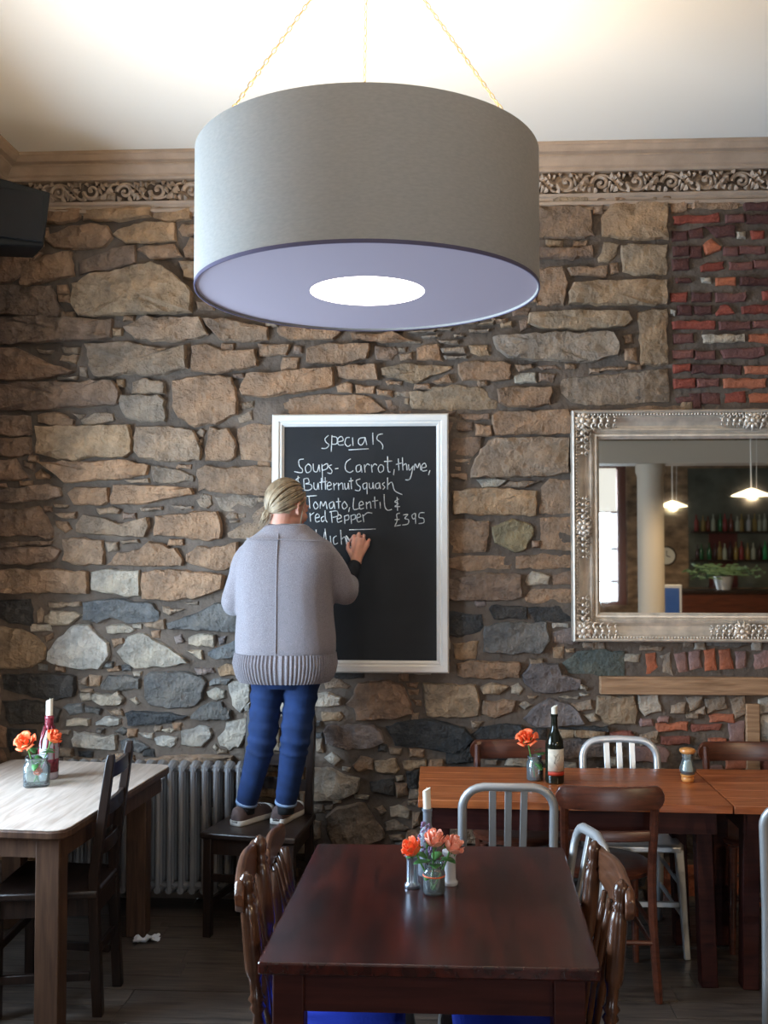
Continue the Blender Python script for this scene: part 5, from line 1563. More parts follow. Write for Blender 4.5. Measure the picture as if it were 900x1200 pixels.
def alu_chair(name, label, m):
    t = empty(name); tag(t, label, 'chair', 'aluminium slat-back chairs')
    hs = .45; h = .80; w = .335
    # back frame: one bent flat tube, rising from the rear legs
    pts = []
    def yb(z): return -.185-.055*max(0, (z-hs)/(h-hs))
    for z in (0, .2, .42, .55, .66, .72): pts.append((-w/2, yb(z)-(0.03 if z == 0 else .01 if z == .2 else 0), z))
    for a in range(10, 90, 16): pts.append((-w/2+.075*(1-cos(radians(a))), yb(.72+.08*sin(radians(a))), .72+.078*sin(radians(a))))
    pts.append((-w/2+.08, yb(h), h)); pts.append((0, yb(h)-.012, h+.002))
    full = pts + [(-p[0], p[1], p[2]) for p in pts[-2::-1]]
    MB().tube(full, .0165, 8, flat=.78, up=(-1, 0, 0)).build('back_frame', m, t, smooth=2)
    for x in (-.055, 0, .055):
        MB().bar((x, yb(.47)+.01, .47), (x*1.05, yb(h)-.004, h-.012), .026, .009, up=(0, 1, 0)).build('back_slat', m, t, bevel=.002)
    MB().box(-w/2+.01, w/2-.01, yb(.50)-.006, yb(.50)+.006, .485, .51).build('lower_rail', m, t, bevel=.003)
    for s in (-1, 1):
        MB().bar((s*.185, .215, 0), (s*.165, .17, hs-.02), .024, .024, w2=.034, d2=.034).build('leg', m, t, bevel=.004)
        MB().bar((s*.172, .185, .17), (s*.168, -.185, .17), .010, .022, up=(0, 0, 1)).build('stretcher', m, t, bevel=.002)
        MB().bar((s*.168, .175, .29), (s*.168, -.185, .29), .010, .022, up=(0, 0, 1)).build('stretcher', m, t, bevel=.002)
    MB().box(-.165, .165, .185, .197, .20, .222).build('stretcher', m, t, bevel=.002)
    MB().box(-.165, .165, -.20, -.19, .20, .222).build('stretcher', m, t, bevel=.002)
    mb = MB(); R = []
    for z, o in ((hs-.03, 0), (hs-.008, 0), (hs, -.012), (hs-.008, -.05)):
        R.append([((.19+o)*a, (.19+o)*b-.0, z) for a, b in ((-.88,-1),(.88,-1),(.97,-.8),(1,.8),(.9,1),(-.9,1),(-1,.8),(-.97,-.8))])
    mb.rings(R).build('seat', m, t, bevel=.004)
    return t
def place(o, x, y, rz): o.location = (x, y, 0); o.rotation_euler = (0, 0, radians(rz)); return o
b0 = place(bentwood('bentwood_chair', 'brown curved-back chair between wall and pine table, behind the lone orange rose'), .365, 4.42, 180)
b1 = copy_tree(b0, (1.395, 4.42, 0), radians(180), 'brown curved-back chair behind the pine table, rightmost, under the timber post')
b2 = copy_tree(b0, (.652, 3.985, 0), radians(0), 'brown curved-back chair on the near side of the pine table, below the wine bottle')
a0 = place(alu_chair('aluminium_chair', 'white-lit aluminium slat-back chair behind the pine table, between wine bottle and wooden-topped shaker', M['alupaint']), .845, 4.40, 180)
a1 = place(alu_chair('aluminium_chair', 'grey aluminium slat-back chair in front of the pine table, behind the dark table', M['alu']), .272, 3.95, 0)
a2 = copy_tree(a1, (.245, 3.06, 0), radians(90+8), 'grey aluminium chair turned sideways, its arched back showing past the turned-post chair')
a3 = copy_tree(a1, (1.379, 3.66, 0), radians(-25), 'aluminium chair at the right edge, only its left back post and leg in view')

def spindle_chair(name, label, group='turned-post chairs at the dark table', w=.32, k=1.0, finial=True):
    t = empty(name); tag(t, label, 'chair', group); S = M['spindle']
    hs = .425; kc = k*(1.085 if finial else 1)
    prof_post = [(0, .014), (.08, .014), (.12, .019), (.14, .013), (.17, .019), (.2, .014), (.30, .018), (.36, .019), (.42, .014), (.435, .021), (.45, .015), (.465, .022), (.48, .015), (.52, .0165),
                 (.57, .017), (.60, .0135), (.615, .021), (.628, .015), (.642, .022), (.655, .0145), (.70, .016), (.715, .022), (.73, .0235), (.88, .0225), (.905, .019), (.915, .014), (.925, .020), (.935, .013), (.95, .0165), (.97, .0195), (.985, .0165), (1, .004)]
    for s in (-1, 1):
        MB().turned((s*w/2, -.19, 0), (s*w/2, -.27, .868*k if finial else .70*k), prof_post if finial else [q for q in prof_post if q[0] < .9]+[(1, .015)], 14).build('back_post', M['spindle'], t, smooth=2)
        MB().turned((s*.185, .145, 0), (s*.17, .125, hs-.02), [(0, .012), (.1, .016), (.14, .02), (.18, .013), (.3, .019), (.5, .024), (.62, .019), (.66, .014), (.7, .022), (.74, .015), (1, .02)]).build('leg', M['dark'], t, smooth=2)
    mb = MB(); A = []
    n = 18
    for i in range(n+1):
        u = -1+2*i/n; x = u*(w/2+.038); y_ = -.292+.012*u*u
        top = (.788+.010*cos(u*pi*.9)+.012*max(0, abs(u)-.7)/.3)*kc; bot = (.700-.010*cos(u*pi))*kc
        if abs(u) > .85: e_ = (abs(u)-.85)/.15; top -= .030*e_*e_; bot += .024*e_*e_
        A.append([(x, y_-.012, bot+.004), (x, y_+.010, bot), (x, y_+.010, top-.006), (x, y_+.002, top), (x, y_-.006, top), (x, y_-.014, top-.008)])
    mb.rings(A).build('crest_rail', wx, t, bevel=.004)
    for x in (-.062, 0, .062):
        MB().turned((x, -.215, hs), (x, -.275, .705*kc), [(0, .008), (.25, .011), (.4, .014), (.5, .009), (.53, .013), (.56, .009), (.8, .010), (1, .007)], 8).build('spindle', S, t, smooth=2)
    mb = MB(); R = []
    for z, k in ((hs-.032, .95), (hs-.012, 1.0), (hs-.004, .99), (hs, .96)):
        R.append([(x*k, (y*.86-.022)*k, z) for x, y in [(.215*sgn(cos(a))*abs(cos(a))**.55, .215*sgn(sin(a))*abs(sin(a))**.55) for a in [2*pi*i/32 for i in range(32)]]])
    mb.rings(R).build('seat', M['dark'], t, smooth=True)
    mb = MB(); R = []
    for z, k in ((hs, .80), (hs+.006, .87), (hs+.022, .90), (hs+.036, .85), (hs+.044, .70), (hs+.047, .3)):
        R.append([(x*k, (y*.84-.022)*k, z) for x, y in [(.20*sgn(cos(a))*abs(cos(a))**.5, .205*sgn(sin(a))*abs(sin(a))**.5) for a in [2*pi*i/32 for i in range(32)]]])
    mb.rings(R).build('cushion', M['blue'], t, smooth=2)['label'] = 'blue seat cushion'
    for s in (-1, 1): MB().turned((s*.178, .135, .17), (s*.162, -.20, .17), [(0, .008), (.3, .013), (.5, .015), (.7, .013), (1, .008)], 8).build('stretcher', M['dark'], t, smooth=True)
    MB().turned((-.168, 0, .17), (.168, 0, .17), [(0, .008), (.5, .015), (1, .008)], 8).build('stretcher', M['dark'], t, smooth=True)
    return t
def sgn(v): return 1 if v >= 0 else -1
wx = wood('spindle_crest_wood', (.07, .026, .012), (.17, .066, .03), .28, 0, 5, coat=.3)
s0_ = place(spindle_chair('turned_post_chair', 'turned-post chair at the left side of the dark table, nearest the viewer'), -.212, 2.685, -86)
s1_ = place(spindle_chair('turned_post_chair', 'lower turned-post chair left of the dark table, the farther one, below the standing woman', w=.26, k=.925, finial=False), -.245, 3.32, -90)
s2_ = copy_tree(s0_, (.182, 2.645, 0), radians(92.5), 'turned-post chair at the right side of the dark table')

# ---------------------------------------------------------------- tables
TZ = .71
def table(name, label, corners, th, mt, ml, legs, leg=.06, apron=.09, cat='table', splay=0, inset=.05, boards=0, axis=0, edge=False):
    """corners: four (x, y) of the top, counter-clockwise from near-left; legs: (x, y) world positions"""
    cx = sum(c[0] for c in corners)/4; cy = sum(c[1] for c in corners)/4
    t = empty(name, (cx, cy, 0)); tag(t, label, cat)
    P = [Vector((c[0]-cx, c[1]-cy)) for c in corners]
    if boards:
        for i in range(boards):
            a, b = i/boards, (i+1)/boards
            if axis == 0:
                q = [P[0].lerp(P[3], a), P[1].lerp(P[2], a), P[1].lerp(P[2], b), P[0].lerp(P[3], b)]
                g = Vector((0, .0006))
                q = [q[0]+g, q[1]+g, q[2]-g, q[3]-g]
            else:
                q = [P[0].lerp(P[1], a), P[0].lerp(P[1], b), P[3].lerp(P[2], b), P[3].lerp(P[2], a)]
                g = Vector((.0004, 0))
                q = [q[0]+g, q[1]-g, q[2]-g, q[3]+g]
            mb = MB(); mb.rings([[(p.x, p.y, z) for p in q] for z in (TZ-th, TZ)])
            mb.build('tabletop_board', mt, t, bevel=.0015, seg=1)
    else:
        mb = MB(); q = []
        for i, p in enumerate(P):                      # rounded corners
            a = (P[i-1]-p).normalized(); b = (P[(i+1) % 4]-p).normalized(); r = inset
            for k in range(4):
                f = k/3; q.append(p + a*r*(1-f)**2 + b*r*f**2)
        if edge:  # worn top stays pale; shade on the slab's edge put into a darker colour
            MB().rings([[(p.x, p.y, z) for p in q] for z in (TZ-th, TZ-.005)]).build('tabletop_edge', ml, t, bevel=.006)['label'] = 'dark table edge, shade put into its colour'
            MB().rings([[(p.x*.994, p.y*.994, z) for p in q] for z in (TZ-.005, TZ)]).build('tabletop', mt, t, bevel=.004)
        else: mb.rings([[(p.x, p.y, z) for p in q] for z in (TZ-th, TZ)]).build('tabletop', mt, t, bevel=.005)
    ins = [p*(1-.07/abs(p.length)) for p in P]
    mb = MB()
    for i in range(4):
        a, b = ins[i], ins[(i+1) % 4]
        mb.bar((a.x, a.y, TZ-th-apron/2), (b.x, b.y, TZ-th-apron/2), .02, apron-.002, up=(0, 0, 1))
    mb.build('apron', ml, t)
    for (lx, ly, dx, dy) in legs:
        MB().bar((lx-cx+dx, ly-cy+dy, 0), (lx-cx, ly-cy, TZ-th-.001), leg*.8 if splay else leg, leg*.8 if splay else leg, w2=leg, d2=leg).build('leg', ml, t, bevel=.004)
    return t
ft = table('dining_table', 'dark mahogany dining table in the foreground with roses and shakers on it', [(-.414, 2.35), (.384, 2.35), (.418, 3.29), (-.380, 3.29)], .030, M['mahog'], M['mahogx'],
      [(-.345, 2.42, 0, 0), (.315, 2.42, 0, 0), (.345, 3.22, 0, 0), (-.31, 3.22, 0, 0)], .075, .10, inset=.012)
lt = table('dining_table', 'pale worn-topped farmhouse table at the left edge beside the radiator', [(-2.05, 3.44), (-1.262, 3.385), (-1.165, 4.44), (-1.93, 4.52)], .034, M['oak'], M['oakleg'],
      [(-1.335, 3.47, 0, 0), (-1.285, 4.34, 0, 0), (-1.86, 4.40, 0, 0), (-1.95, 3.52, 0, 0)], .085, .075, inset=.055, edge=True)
rt = table('dining_table', 'orange pine dining table with wine bottle, rose and shaker by the wall', [(-.061, 3.87), (1.118, 3.835), (1.128, 4.46), (-.061, 4.455)], .030, M['pine'], M['mahogx'],
      [(.03, 3.98, 0, 0), (1.03, 3.95, .02, 0), (1.03, 4.36, .02, 0), (.03, 4.38, 0, 0)], .062, .085, boards=5)
rt2 = table('dining_table', 'orange pine dining table at the right edge, butted against its longer neighbour', [(1.124, 3.835), (1.95, 3.82), (1.95, 4.47), (1.134, 4.46)], .030, M['pine'], M['mahogx'],
      [(1.21, 3.94, -.01, 0), (1.87, 3.94, 0, 0), (1.87, 4.36, 0, 0), (1.21, 4.36, 0, 0)], .062, .085, boards=5)

# ---------------------------------------------------------------- things on the tables
def on(name, label, cat, p, rz=0, group=None, z=TZ):
    t = empty(name, (p[0], p[1], z), rz); tag(t, label, cat, group); return t
def jar(t, r, h, square=False, water=.5):
    n = 24 if not square else 24
    def ring(rr, z):
        if square: return [(rr*sgn(cos(a))*abs(cos(a))**.4, rr*sgn(sin(a))*abs(sin(a))**.4, z) for a in [2*pi*k/n for k in range(n)]]
        return [(rr*cos(2*pi*k/n), rr*sin(2*pi*k/n), z) for k in range(n)]
    out = [(r*.9, .0005), (r, .006), (r, h*.72), (r*.82, h*.82), (r*.80, h*.9), (r*.86, h*.92), (r*.86, h)]
    inn = [(r*.80, h), (r*.75, h*.9), (r*.76, h*.82), (r*.94, h*.70), (r*.94, .012), (r*.85, .009)]
    MB().rings([ring(a, b) for a, b in out+inn]).build('glass_jar', M['glass'], t, smooth=2)
def rose(t, base, head, mt, tilt=(0, 0), s=1.0, openness=.5):
    """a stem from base to head with a bloom of overlapping petals, each petal a curved shell"""
    b, hd = Vector(base), Vector(head); mid = b.lerp(hd, .55)+Vector((tilt[0]*.006, tilt[1]*.006, 0))
    st = MB().tube(crom([b, mid, hd], 5), .0022*s, 6).build('stem', M['stem'], t, smooth=2)
    ax = (hd-mid).normalized(); ax = (ax+Vector((tilt[0], tilt[1], 0))).normalized()
    q = Vector((0, 0, 1)).rotation_difference(ax).to_matrix()
    mb = MB(); R = random.Random(int(hd.x*1e4)+5)
    for lay, (nn, r0, r1, hh, z0) in enumerate(((3, .004, .007, .026, .006), (4, .008, .013, .027, .003), (5, .011, .018+.004*openness, .025, .0), (5, .012, .022+.008*openness, .020, -.003))):
        for k in range(nn):
            a0 = 2*pi*(k+lay*.37)/nn+R.uniform(-.1, .1); wdt = 2*pi/nn*.72
            rows = []
            for i in range(6):
                v = i/5; rr = r0+(r1-r0)*v**.7; 
                if lay > 1: rr += .004*max(0, v-.75)*4*openness
                wv = wdt*(sin(pi*min(.5+.5*v, .93) if v < .6 else pi*(.5+.5*v*.93)))**.6 if False else wdt*(.35+.65*sin(pi*min(v+.22, .86)))
                z = z0+hh*v - (.005*(max(0, v-.8)*5)**2*openness if lay > 1 else 0)
                row = []
                for j in range(7):
                    u = (j/6-.5)*2; a = a0+u*wv*.75; dz = -.004*u*u*v
                    row.append(Vector((rr*cos(a), rr*sin(a), z+dz)))
                rows.append(row)
            vs = [tuple((q @ (p*s))+hd) for row in rows for p in row]
            fs = [(i*7+j, i*7+j+1, (i+1)*7+j+1, (i+1)*7+j) for i in range(5) for j in range(6)]
            mb.add(vs, fs)
    o = mb.build('rose_bloom', mt, t, smooth=2)
    m = o.modifiers.new('thick', 'SOLIDIFY'); m.thickness = .0009
    mb = MB()
    for k in range(5):
        a = 2*pi*k/5; d = Vector((cos(a), sin(a), 0))
        pts = [q @ (d*.004*s), q @ ((d*.013+Vector((0, 0, .002)))*s), q @ ((d*.017+Vector((0, 0, -.008)))*s)]
        mb.tube([tuple(p+hd) for p in pts], [.003*s, .004*s, .001], 5, flat=.4)
    mb.sphere(tuple(hd-ax*.002), .006*s, 8, 6)
    mb.build('sepals', M['stem'], t, smooth=2)
def leaves(t, spots):
    for (p, d, l) in spots:
        p, d = Vector(p), Vector(d).normalized(); side = d.cross(Vector((0, 0, 1))).normalized(); vs = []; n = 7
        up = side.cross(d)
        for i in range(n+1):
            v = i/n; c = p+d*(l*v)+Vector((0, 0, -.25*l*v*v)); w = l*.30*sin(pi*min(1, v*.95+.05))**.8+.0004
            vs += [tuple(c-side*w+up*.15*w), tuple(c), tuple(c+side*w+up*.15*w)]
        fs = []
        for i in range(n): fs += [(i*3, i*3+1, i*3+4, i*3+3), (i*3+1, i*3+2, i*3+5, i*3+4)]
        o = MB().add(vs, fs).build('leaf', M['leaf'], t, smooth=2); m = o.modifiers.new('thick', 'SOLIDIFY'); m.thickness = .0006
def bottle(t, r, h, mt, neck=.012, label=True):
    MB().lathe([(r*.85, 0), (r, .004), (r, h*.56), (r*.93, h*.62), (r*.6, h*.70), (neck*1.15, h*.77), (neck, h*.82), (neck, h*.95), (neck*1.2, h*.952), (neck*1.2, h*.985), (neck*.8, h*.99), (neck*.7, h*.98)], 28).build('bottle_body', mt, t, smooth=True)
    if label:
        a0, a1 = -2.6, -.55
        for (nm, z0, z1, mm) in (('bottle_label', h*.17, h*.50, M['labelpaper']), ('label_band', h*.125, h*.185, M['labelred'])):
            n = 12; vs = []
            for z in (z0, z1):
                for k in range(n+1):
                    a = a0+(a1-a0)*k/n; vs.append(((r+.0006)*cos(a), (r+.0006)*sin(a), z))
            o = MB().add(vs, [(k, k+1, n+2+k, n+1+k) for k in range(n)]).build(nm, mm, t, smooth=2)
            m = o.modifiers.new('thick', 'SOLIDIFY'); m.thickness = .0004; m.offset = 1
def candle(t, z, r, h, tilt=.0):
    mb = MB(); mb.rings([[(r*cos(a)+tilt*q, r*sin(a), z+q*h+(.006*cos(a) if q == 1 else 0)) for a in [2*pi*k/14 for k in range(14)]] for q in (0, .5, 1)])
    mb.tube([(tilt, 0, z+h), (tilt+.001, 0, z+h+.006)], .001, 5)
    mb.build('candle', M['candle'], t, smooth=True)['label'] = 'cream candle stub'

# front table
j = on('rose_jar', 'small glass jar of three peach and orange roses on the dark table', 'vase', (.0, 2.835, 0)); jar(j, .031, .085)
rose(j, (.004, .0, .012), (-.054, -.012, .122), M['rose'], (-.35, -.3), 1.3, .25)
rose(j, (-.008, .004, .012), (.0, -.004, .140), M['rosepink'], (.1, -.1), 1.3, .15)
rose(j, (-.004, -.006, .012), (.046, -.004, .126), M['rosepink'], (.45, -.15), 1.3, .2)
leaves(j, [((-.01, -.01, .09), (-1, -.5, .3), .055), ((.0, -.012, .085), (.1, -1, .3), .05), ((.012, -.005, .09), (1, -.4, .5), .055), ((.0, .01, .09), (.4, 1, .6), .05), ((-.012, .0, .05), (-.3, -.8, .1), .035), ((.02, 0, .10), (.8, -.6, .1), .05), ((-.02, 0, .095), (-.7, .3, .5), .05), ((.0, -.02, .095), (-.4, -.9, .6), .045), ((-.05, -.01, .105), (-1, -.2, .1), .03)])
bb = MB(); bb.rings([[(r*cos(2*pi*k/20), r*sin(2*pi*k/20), z) for k in range(20)] for r, z in ((.0318, .05), (.0318, .054), (.0312, .054), (.0312, .05))], closed=True)
bb.build('ribbon', M['rose'], j, smooth=2)
def shaker(p, label, fill):
    s = on('shaker', label, 'shaker', p)
    MB().lathe([(.021, 0), (.0225, .003), (.0225, .008), (.018, .013), (.0165, .018), (.0165, .078), (.0185, .083), (.0225, .088), (.0225, .096), (.018, .101), (.006, .104)], 24).build('shaker_body', fill, s, smooth=True)
    return s
shaker((-.062, 2.885, 0), 'blue-grey metal shaker just left of the rose jar on the dark table', M['pewter'])
shaker((.046, 2.915, 0), 'clouded white salt shaker right behind the rose jar on the dark table', mat('clouded_glass', (.55, .53, .53), .25))
cb_ = on('candle_bottle', 'clear bottle holding a cream candle stub, behind the rose jar on the dark table', 'candle holder', (-.020, 2.995, 0))
MB().lathe([(.026, 0), (.029, .004), (.029, .10), (.024, .12), (.014, .145), (.0125, .15), (.0125, .185), (.015, .187), (.015, .194), (.010, .195)], 24).build('bottle_body', mat('smoky_glass', (.45, .50, .56), .1, trans=.6, ior=1.2), cb_, smooth=True)
candle(cb_, .188, .0115, .062, -.002)
lil = on('lilac_sprig', 'sprig of small lilac flowers standing among the roses on the dark table', 'flower', (-.022, 2.915, 0))
MB().tube([(0, 0, 0), (.002, .0, .08), (-.002, -.008, .15)], .0018, 5).build('stem', M['stem'], lil)
mb = MB(); Rr = random.Random(2)
for k in range(60):
    a = Rr.uniform(0, 2*pi); z = Rr.uniform(.085, .175); r = .021*(1-abs(z-.12)/.075)+.003
    mb.sphere((r*cos(a)-.002, r*sin(a)-.005, z), Rr.uniform(.003, .005), 5, 4)
mb.build('florets', M['lilac'], lil, smooth=2)['kind'] = 'stuff'

# left table
lj = on('rose_jar', 'square glass bottle vase with two orange roses on the pale table', 'vase', (-1.617, 4.029, 0.710), .35); jar(lj, .052, .115, True)
rose(lj, (.01, .0, .012), (-.040, -.03, .178), M['rose'], (-.25, -.9), 1.45, .9)
rose(lj, (-.01, .0, .012), (.055, .02, .178), M['rose'], (.5, -.3), 1.4, .35)
rose(lj, (.0, .0, .012), (.004, -.036, .060), M['rosepink'], (0, -.6), .8, .1)
leaves(lj, [((-.01, -.01, .13), (-.3, -.5, .8), .06), ((.01, -.01, .13), (.9, -.4, .3), .07), ((0, 0, .12), (.2, -.6, -.2), .05), ((.03, 0, .14), (1, .2, .1), .05), ((0, -.03, .10), (-.2, -.9, -.4), .045), ((-.01, -.01, .14), (.3, -.6, .6), .05)])
wb_ = on('wine_bottle', 'wine bottle dipped in red wax with a cream candle stub on the pale table', 'bottle', (-1.614, 4.150, 0.710))
MB().lathe([(.035, 0), (.039, .005), (.039, .14), (.036, .165), (.022, .195), (.0155, .21), (.0155, .245), (.018, .247), (.018, .256), (.011, .258)], 28).build('bottle_body', mat('clear_red_glass', (.70, .62, .66), .08, trans=.5, ior=1.2), wb_, smooth=True)
mb = MB(); mb.lathe([(.0185, .20), (.019, .215), (.0172, .222), (.0195, .232), (.0175, .24), (.0195, .248), (.0185, .261), (.012, .264)], 16)
for k in range(9):
    a = k*.7; mb.tube([(.018*cos(a), .018*sin(a), .22), (.028*cos(a), .028*sin(a), .19), (.0402*cos(a), .0402*sin(a), .16-.02*(k % 3)), (.0405*cos(a), .0405*sin(a), .13-.03*(k % 3))], [.003, .004, .004, .002], 6)
mb.build('wax_drips', M['redwax'], wb_, smooth=2)
candle(wb_, .258, .014, .07)
MB().lathe([(.0398, .03), (.0400, .03), (.0400, .085), (.0398, .085)], 28).build('bottle_label', M['redwax'], wb_, smooth=2)

# pine table
rj = on('rose_jar', 'small glass jar with one open orange flower on the pine table', 'vase', (0.420, 4.220, 0.710)); jar(rj, .035, .10)
rose(rj, (.0, .0, .012), (-.030, .0, .165), M['rose'], (-.1, -.8), 1.45, 1.0)
leaves(rj, [((.0, -.01, .11), (.5, -.7, .3), .055), ((.01, 0, .10), (.9, .2, .5), .05), ((.012, -.01, .05), (.2, -.9, .3), .05), ((0, 0, .12), (.6, -.5, .5), .04), ((0, -.01, .08), (.4, -.9, -.2), .05)])
rb = on('wine_bottle', 'dark wine bottle with cream label, stuck with a candle stub, on the pine table', 'bottle', (0.497, 4.178, 0.710), .15)
bottle(rb, .038, .285, M['greenglass'], .013); candle(rb, .275, .0125, .036)
mb = MB()
for pl in (((-.012, .085), (-.004, .11), (.006, .125)), ((-.004, .11), (-.014, .12)), ((0, .095), (.008, .10), (.012, .115)), ((.004, .07), (-.01, .09))):
    mb.tube([(.0388*sin(x/.0388)*1.0-.001, -.0388*cos(x/.0388)-.0004, z) for x, z in pl], .0007, 4)
mb.build('label_drawing', M['black'], rb)
sh = on('sugar_shaker', 'glass shaker with turned orange wooden cap and base on the pine table', 'shaker', (1.048, 4.221, 0.710))
MB().lathe([(.020, 0), (.024, .003), (.027, .012), (.024, .02), (.029, .026), (.029, .031), (.02, .033)], 24).build('base', M['beech'], sh, smooth=True)
MB().lathe([(.024, .032), (.034, .045), (.034, .055), (.027, .075), (.021, .095), (.024, .115), (.022, .116), (.019, .095), (.025, .075), (.032, .055), (.032, .046), (.02, .034)], 24).build('glass_body', M['glass'], sh, smooth=True)
MB().lathe([(.018, .034), (.030, .046), (.030, .054), (.024, .074), (.018, .085), (.001, .087)], 20).build('sugar', M['salt'], sh, smooth=True)
MB().lathe([(.016, .1165), (.028, .118), (.033, .126), (.031, .134), (.018, .139), (.003, .140)], 24).build('wooden_cap', M['beech'], sh, smooth=True)

# tissue on the floor by the table leg
p = (-1.279, 4.373, 0.000)
mb = MB(); Rr = random.Random(9); g = []
for jv in range(9):
    for iv in range(12):
        x, y_ = (iv/11-.5)*.11, (jv/8-.5)*.06
        g.append((x+Rr.uniform(-.004, .004), y_+Rr.uniform(-.004, .004), .003+max(0, .026*noise.noise(Vector((x*40, y_*40, 3)))+.010)))
mb.add(g, [(b*12+a, b*12+a+1, b*12+a+13, b*12+a+12) for b in range(8) for a in range(11)])
o = mb.build('crumpled_tissue', M['paper'], None); o.location = (-1.225, 4.262, 0); o.rotation_euler = (0, 0, .3)
m = o.modifiers.new('thick', 'SOLIDIFY'); m.thickness = .001
tag(o, 'crumpled white tissue on the floor beside the pale table leg', 'tissue')

# ---------------------------------------------------------------- the room behind, seen in the mirror
def hang(x, y, z, label):
    t = empty('pendant_lamp', (x, y, z)); tag(t, label, 'ceiling lamp', 'shallow white pendants over the bar')
    MB().rings([[(r*cos(2*pi*k/28), r*sin(2*pi*k/28), zz) for k in range(28)] for r, zz in ((.02, .07), (.06, .055), (.17, .012), (.19, 0), (.187, -.003), (.16, .006), (.05, .045))]).build('shade', M['warmglow'], t, smooth=True)
    mb = MB(); mb.tube([(0, 0, .06), (0, 0, HC-z)], .006, 6); mb.tube([(.05, 0, .05), (.07, 0, HC-z)], .0025, 5)
    mb.build('cord', M['paintwhite'], t)
    lamp('POINT', 'pendant_bulb', (x, y, z+.015), 110, (1, .74, .46), radius=.03)
hang(3.07, -3.47, 2.20, 'shallow lit pendant lamp seen in the mirror, the left one beside the column')
hang(3.13, -.47, 2.185, 'shallow lit pendant lamp seen in the mirror, the right and larger one')
# bar back: dark mirror panel, two shelves, counter
bar = empty('bottle_shelves', (4.95, YB, 0)); tag(bar, 'dark shelf unit with two bottle shelves, seen in the mirror', 'shelves')
MB().box(-.68, 1.3, .002, .02, 1.0, 3.0).build('back_panel', M['barback'], bar)
MB().box(-.35, .12, .021, .035, 1.0, 1.93).build('tile_panel', M['tile'], bar)
for z in (1.94, 1.47): MB().box(-.66, 1.25, .025, .26, z-.03, z).build('shelf', M['dark'], bar, bevel=.004)
cnt = empty('bar_counter', (4.4, YB+1.5, 0)); tag(cnt, 'bar counter along the rear of the room, seen in the mirror', 'counter')
MB().box(-1.2, 1.8, -.3, .3, .98, 1.03).build('worktop', M['dark'], cnt, bevel=.005)
MB().box(-1.15, 1.75, -.25, .25, 0, .98).build('counter_front', M['brownw'], cnt)
Rb = random.Random(11)
bc = [(.02, .10, .04), (.30, .32, .25), (.10, .02, .01), (.20, .14, .04), (.02, .22, .07), (.35, .36, .36), (.04, .02, .02), (.20, .03, .03), (.04, .16, .22)]
bm_ = [mat('spirit_bottle_%d' % i, c_, .12) for i, c_ in enumerate(bc)]
protosb = []
BN = ['olive', 'clear', 'brown', 'amber', 'green', 'white', 'dark', 'red', 'blue']; ORD = 'first second third fourth fifth sixth seventh eighth ninth tenth eleventh twelfth thirteenth fourteenth fifteenth sixteenth seventeenth eighteenth nineteenth'.split()
for sh_z, nm in ((1.94, 'upper'), (1.47, 'lower')):
    for k in range(15):
        x = 4.37+k*.094+Rb.uniform(-.02, .02); mi = Rb.choice([0, 0, 1, 1, 1, 2, 3, 3, 4, 5, 5, 5, 6, 6, 7, 8])
        key = mi; hgt = Rb.uniform(.24, .32)
        mb = MB().lathe([(.034, 0), (.037, .005), (.037, hgt*.55), (.03, hgt*.66), (.013, hgt*.74), (.012, hgt*.95), (.015, hgt*.96), (.014, hgt)], 10)
        o = mb.build('spirit_bottle', bm_[mi], None, smooth=True); o.location = (x, YB+.15, sh_z)
        tag(o, '%s spirit bottle, %s from the left on the %s bar shelf in the mirror' % (BN[mi], ORD[k], nm), 'bottle', 'spirit bottles on the %s bar shelf' % nm)
# ferns on the counter
fern = empty('potted_fern', (4.42, YB+1.5, 1.03)); fern.scale = (1.5, 1.5, 1.25); tag(fern, 'leafy green plant in a pale pot on the bar counter, seen in the mirror', 'plant')
MB().lathe([(.07, 0), (.10, .16), (.09, .16), (.06, .14)], 18).build('pot', M['alupaint'], fern, smooth=True)
fl = mat('fern_leaf', (.16, .26, .12), .6)
for k in range(26):
    a = Rb.uniform(0, 2*pi); l = Rb.uniform(.25, .5); mb = MB()
    c_ = [Vector((l*v*cos(a), l*v*sin(a)*.5, .15+.30*v-.30*v*v*Rb.uniform(.5, 1.1))) for v in (0, .2, .4, .6, .8, 1)]
    mb.tube(c_, .004, 4)
    for p_ in c_[1:]:
        for s in (-1, 1):
            d = Vector((-sin(a), cos(a)*.6, .15))*s*.07
            mb.tube([p_, p_+d*.5+Vector((0, 0, .006)), p_+d], [.004, .014, .002], 4, flat=.3)
    mb.build('frond', fl, fern)
# clock, notice, column items
ck = empty('wall_clock', (3.90, YB, 1.53)); tag(ck, 'round cream wall clock on the stone pier, seen in the mirror', 'clock')
mb = MB(); mb.lathe([(.16, 0), (.17, .02), (.15, .045), (.14, .03)], 28); o = mb.build('case', M['dark'], ck, smooth=True); o.rotation_euler = (-pi/2, 0, 0)
mb = MB(); mb.lathe([(.14, .030), (.14, .034)], 28); o = mb.build('dial', M['candle'], ck); o.rotation_euler = (-pi/2, 0, 0)
mb = MB(); mb.bar((0, .038, 0), (0, .038, .09), .012, .004); mb.bar((0, .038, 0), (.06, .038, -.02), .014, .004); mb.build('hands', M['black'], ck)
nb = empty('notice_board', (2.98, -3.3, 0)); tag(nb, 'blue framed notice standing by the white column, seen in the mirror', 'sign')
MB().box(-.15, .15, -.02, .02, .75, 1.20).build('frame', M['paintwhite'], nb, bevel=.004)
MB().box(-.12, .12, .0205, .024, .79, 1.16).build('blue_sheet', mat('blue_print', (.04, .12, .38), .4), nb)
MB().box(-.13, .13, -.12, .12, 0, .75).build('stand', M['dark'], nb)

